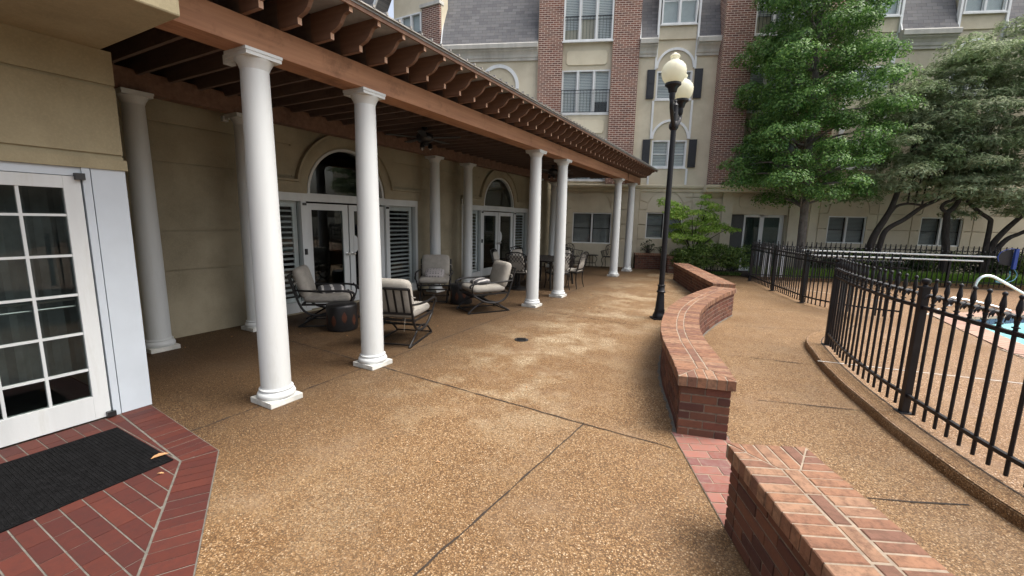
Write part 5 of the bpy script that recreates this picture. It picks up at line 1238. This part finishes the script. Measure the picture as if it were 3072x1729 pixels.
# --- planter shrubs
def shrub(name, label, loc, h, r, n, m='leafF', size=.035):
    t = thing(name, label, 'shrub', 0, loc); b = MB(); cs = []; rs_ = []
    for k in range(n):
        a = random.uniform(0, 2*pi); q = random.uniform(.3, 1)*r; zz = random.uniform(.35, 1)*h; b.tube([(0, 0, 0), (q*.5*cos(a), q*.5*sin(a), zz*.6), (q*cos(a), q*sin(a), zz)], [.008, .004], 4); cs.append((q*cos(a), q*sin(a), zz)); rs_.append(random.uniform(.25, .4)*r)
    b.build('stem', M['barkdark'], t, True); P, N = clump_points(cs, rs_, 260, .8, .3); leaf_mesh('foliage', P, N, size, M[m], t, .45, .8)
    return t
pz = fr(YB, 2.78, 16.43); shrub('planter_shrub', 'taller dark leafy shrub in the brick planter', (pz.x, pz.y, .5), .52, .26, 24)
pz = fr(YB, 3.25, 16.45); shrub('planter_shrub', 'shorter dark leafy shrub at the right of the brick planter', (pz.x, pz.y, .5), .30, .22, 16)
for i, (bx_, lb) in enumerate(((8.2, 'dark shrub behind the far fence below the tall green tree'), (9.4, 'leafy shrub below the first ground floor window behind the far fence'), (10.5, 'leafy shrub at the foot of the forked leaning trunks'), (11.6, 'dark shrub behind the far fence below the second ground floor window'), (12.8, 'dark shrub behind the pool net on the far fence'), (14.2, 'dark shrub behind the far fence at the right edge'))):
    p = fr(YB, bx_, 15.45); shrub('bed_shrub', lb, (p.x, p.y, .02), .85, .62, 34, 'leafD' if i % 2 else 'leafF', .05)
def blades(name, label, boxes, n, m, ang, hgt, wd=.006):
    V = []; F = []
    P = []
    for x0, x1, y0, y1 in boxes:
        k = n; xs_ = np.random.uniform(x0, x1, k); ys_ = np.random.uniform(y0, y1, k)
        for x, y in zip(xs_, ys_):
            a = random.uniform(0, pi); hh = hgt*random.uniform(.5, 1.2); lx, ly = random.uniform(-.5, .5)*hh, random.uniform(-.5, .5)*hh
            i = len(V); V += [(x-wd*cos(a), y-wd*sin(a), .02), (x+wd*cos(a), y+wd*sin(a), .02), (x+lx*.5+wd*.7*cos(a), y+ly*.5+wd*.7*sin(a), hh*.6), (x+lx*.5-wd*.7*cos(a), y+ly*.5-wd*.7*sin(a), hh*.6), (x+lx, y+ly, hh)]; F += [(i, i+1, i+2, i+3), (i+3, i+2, i+4)]
    me = bpy.data.meshes.new(name); me.from_pydata(V, [], F); me.materials.append(m); o = bpy.data.objects.new(name, me); link(o); o.rotation_euler = (0, 0, ang)
    return tag(o, label, 'plants', None, 'stuff')
blades('border_grass', 'bright green grassy border plants behind the far fence', [(5.8, 14.8, 14.38, 15.0)], 16000, M['leafE'], YB, .36, .011)
blades('ground_cover', 'low dark green ground cover along the foot of the hedge', [(3.5, 5.55, 15.0, 15.25)], 2200, M['leafD'], YB, .12, .014)
# fallen leaves
def fallen(label, x, y, z, s, rz, group=None):
    pts = [(-.5, 0), (-.3, .16), (0, .22), (.3, .15), (.55, 0), (.3, -.15), (0, -.22), (-.3, -.16)]
    vs = [(0, 0, .012)]+[(a*s, b*s, .004+abs(b)*s*.5) for a, b in pts]; vs += [(a, b, c-.0025) for a, b, c in vs]
    n = 8; fs = [(0, 1+i, 1+(i+1) % n) for i in range(n)]+[(9, 10+(i+1) % n, 10+i) for i in range(n)]+[(1+i, 10+i, 10+(i+1) % n, 1+(i+1) % n) for i in range(n)]
    o = MB().add(vs, fs).build('fallen_leaf', M['dry'], None); o.location = (x, y, z); o.rotation_euler = (0, 0, rz); return tag(o, label, 'leaf', group)
p = fr(YA, -3.42, 1.23); fallen('large curled tan leaf at the corner of the black door mat', p.x-.02, p.y+.02, .022, .095, .9)
p = fr(YA, -3.22, 1.15); fallen('small pale leaf on the brick landing beside the mat', p.x, p.y, .013, .04, .2)
for k in range(34):
    u, v_ = random.uniform(-6.2, -1.3), random.uniform(1.7, 4.5) if k % 3 == 0 else random.uniform(1.9, 12)
    if -4.0 < u < -3.4: continue
    p = fr(YA, u, v_); fallen('small pale dry leaf lying on the brown patio', p.x, p.y, .001, random.uniform(.022, .045), random.uniform(0, 6), 'small dry leaves scattered on the patio')
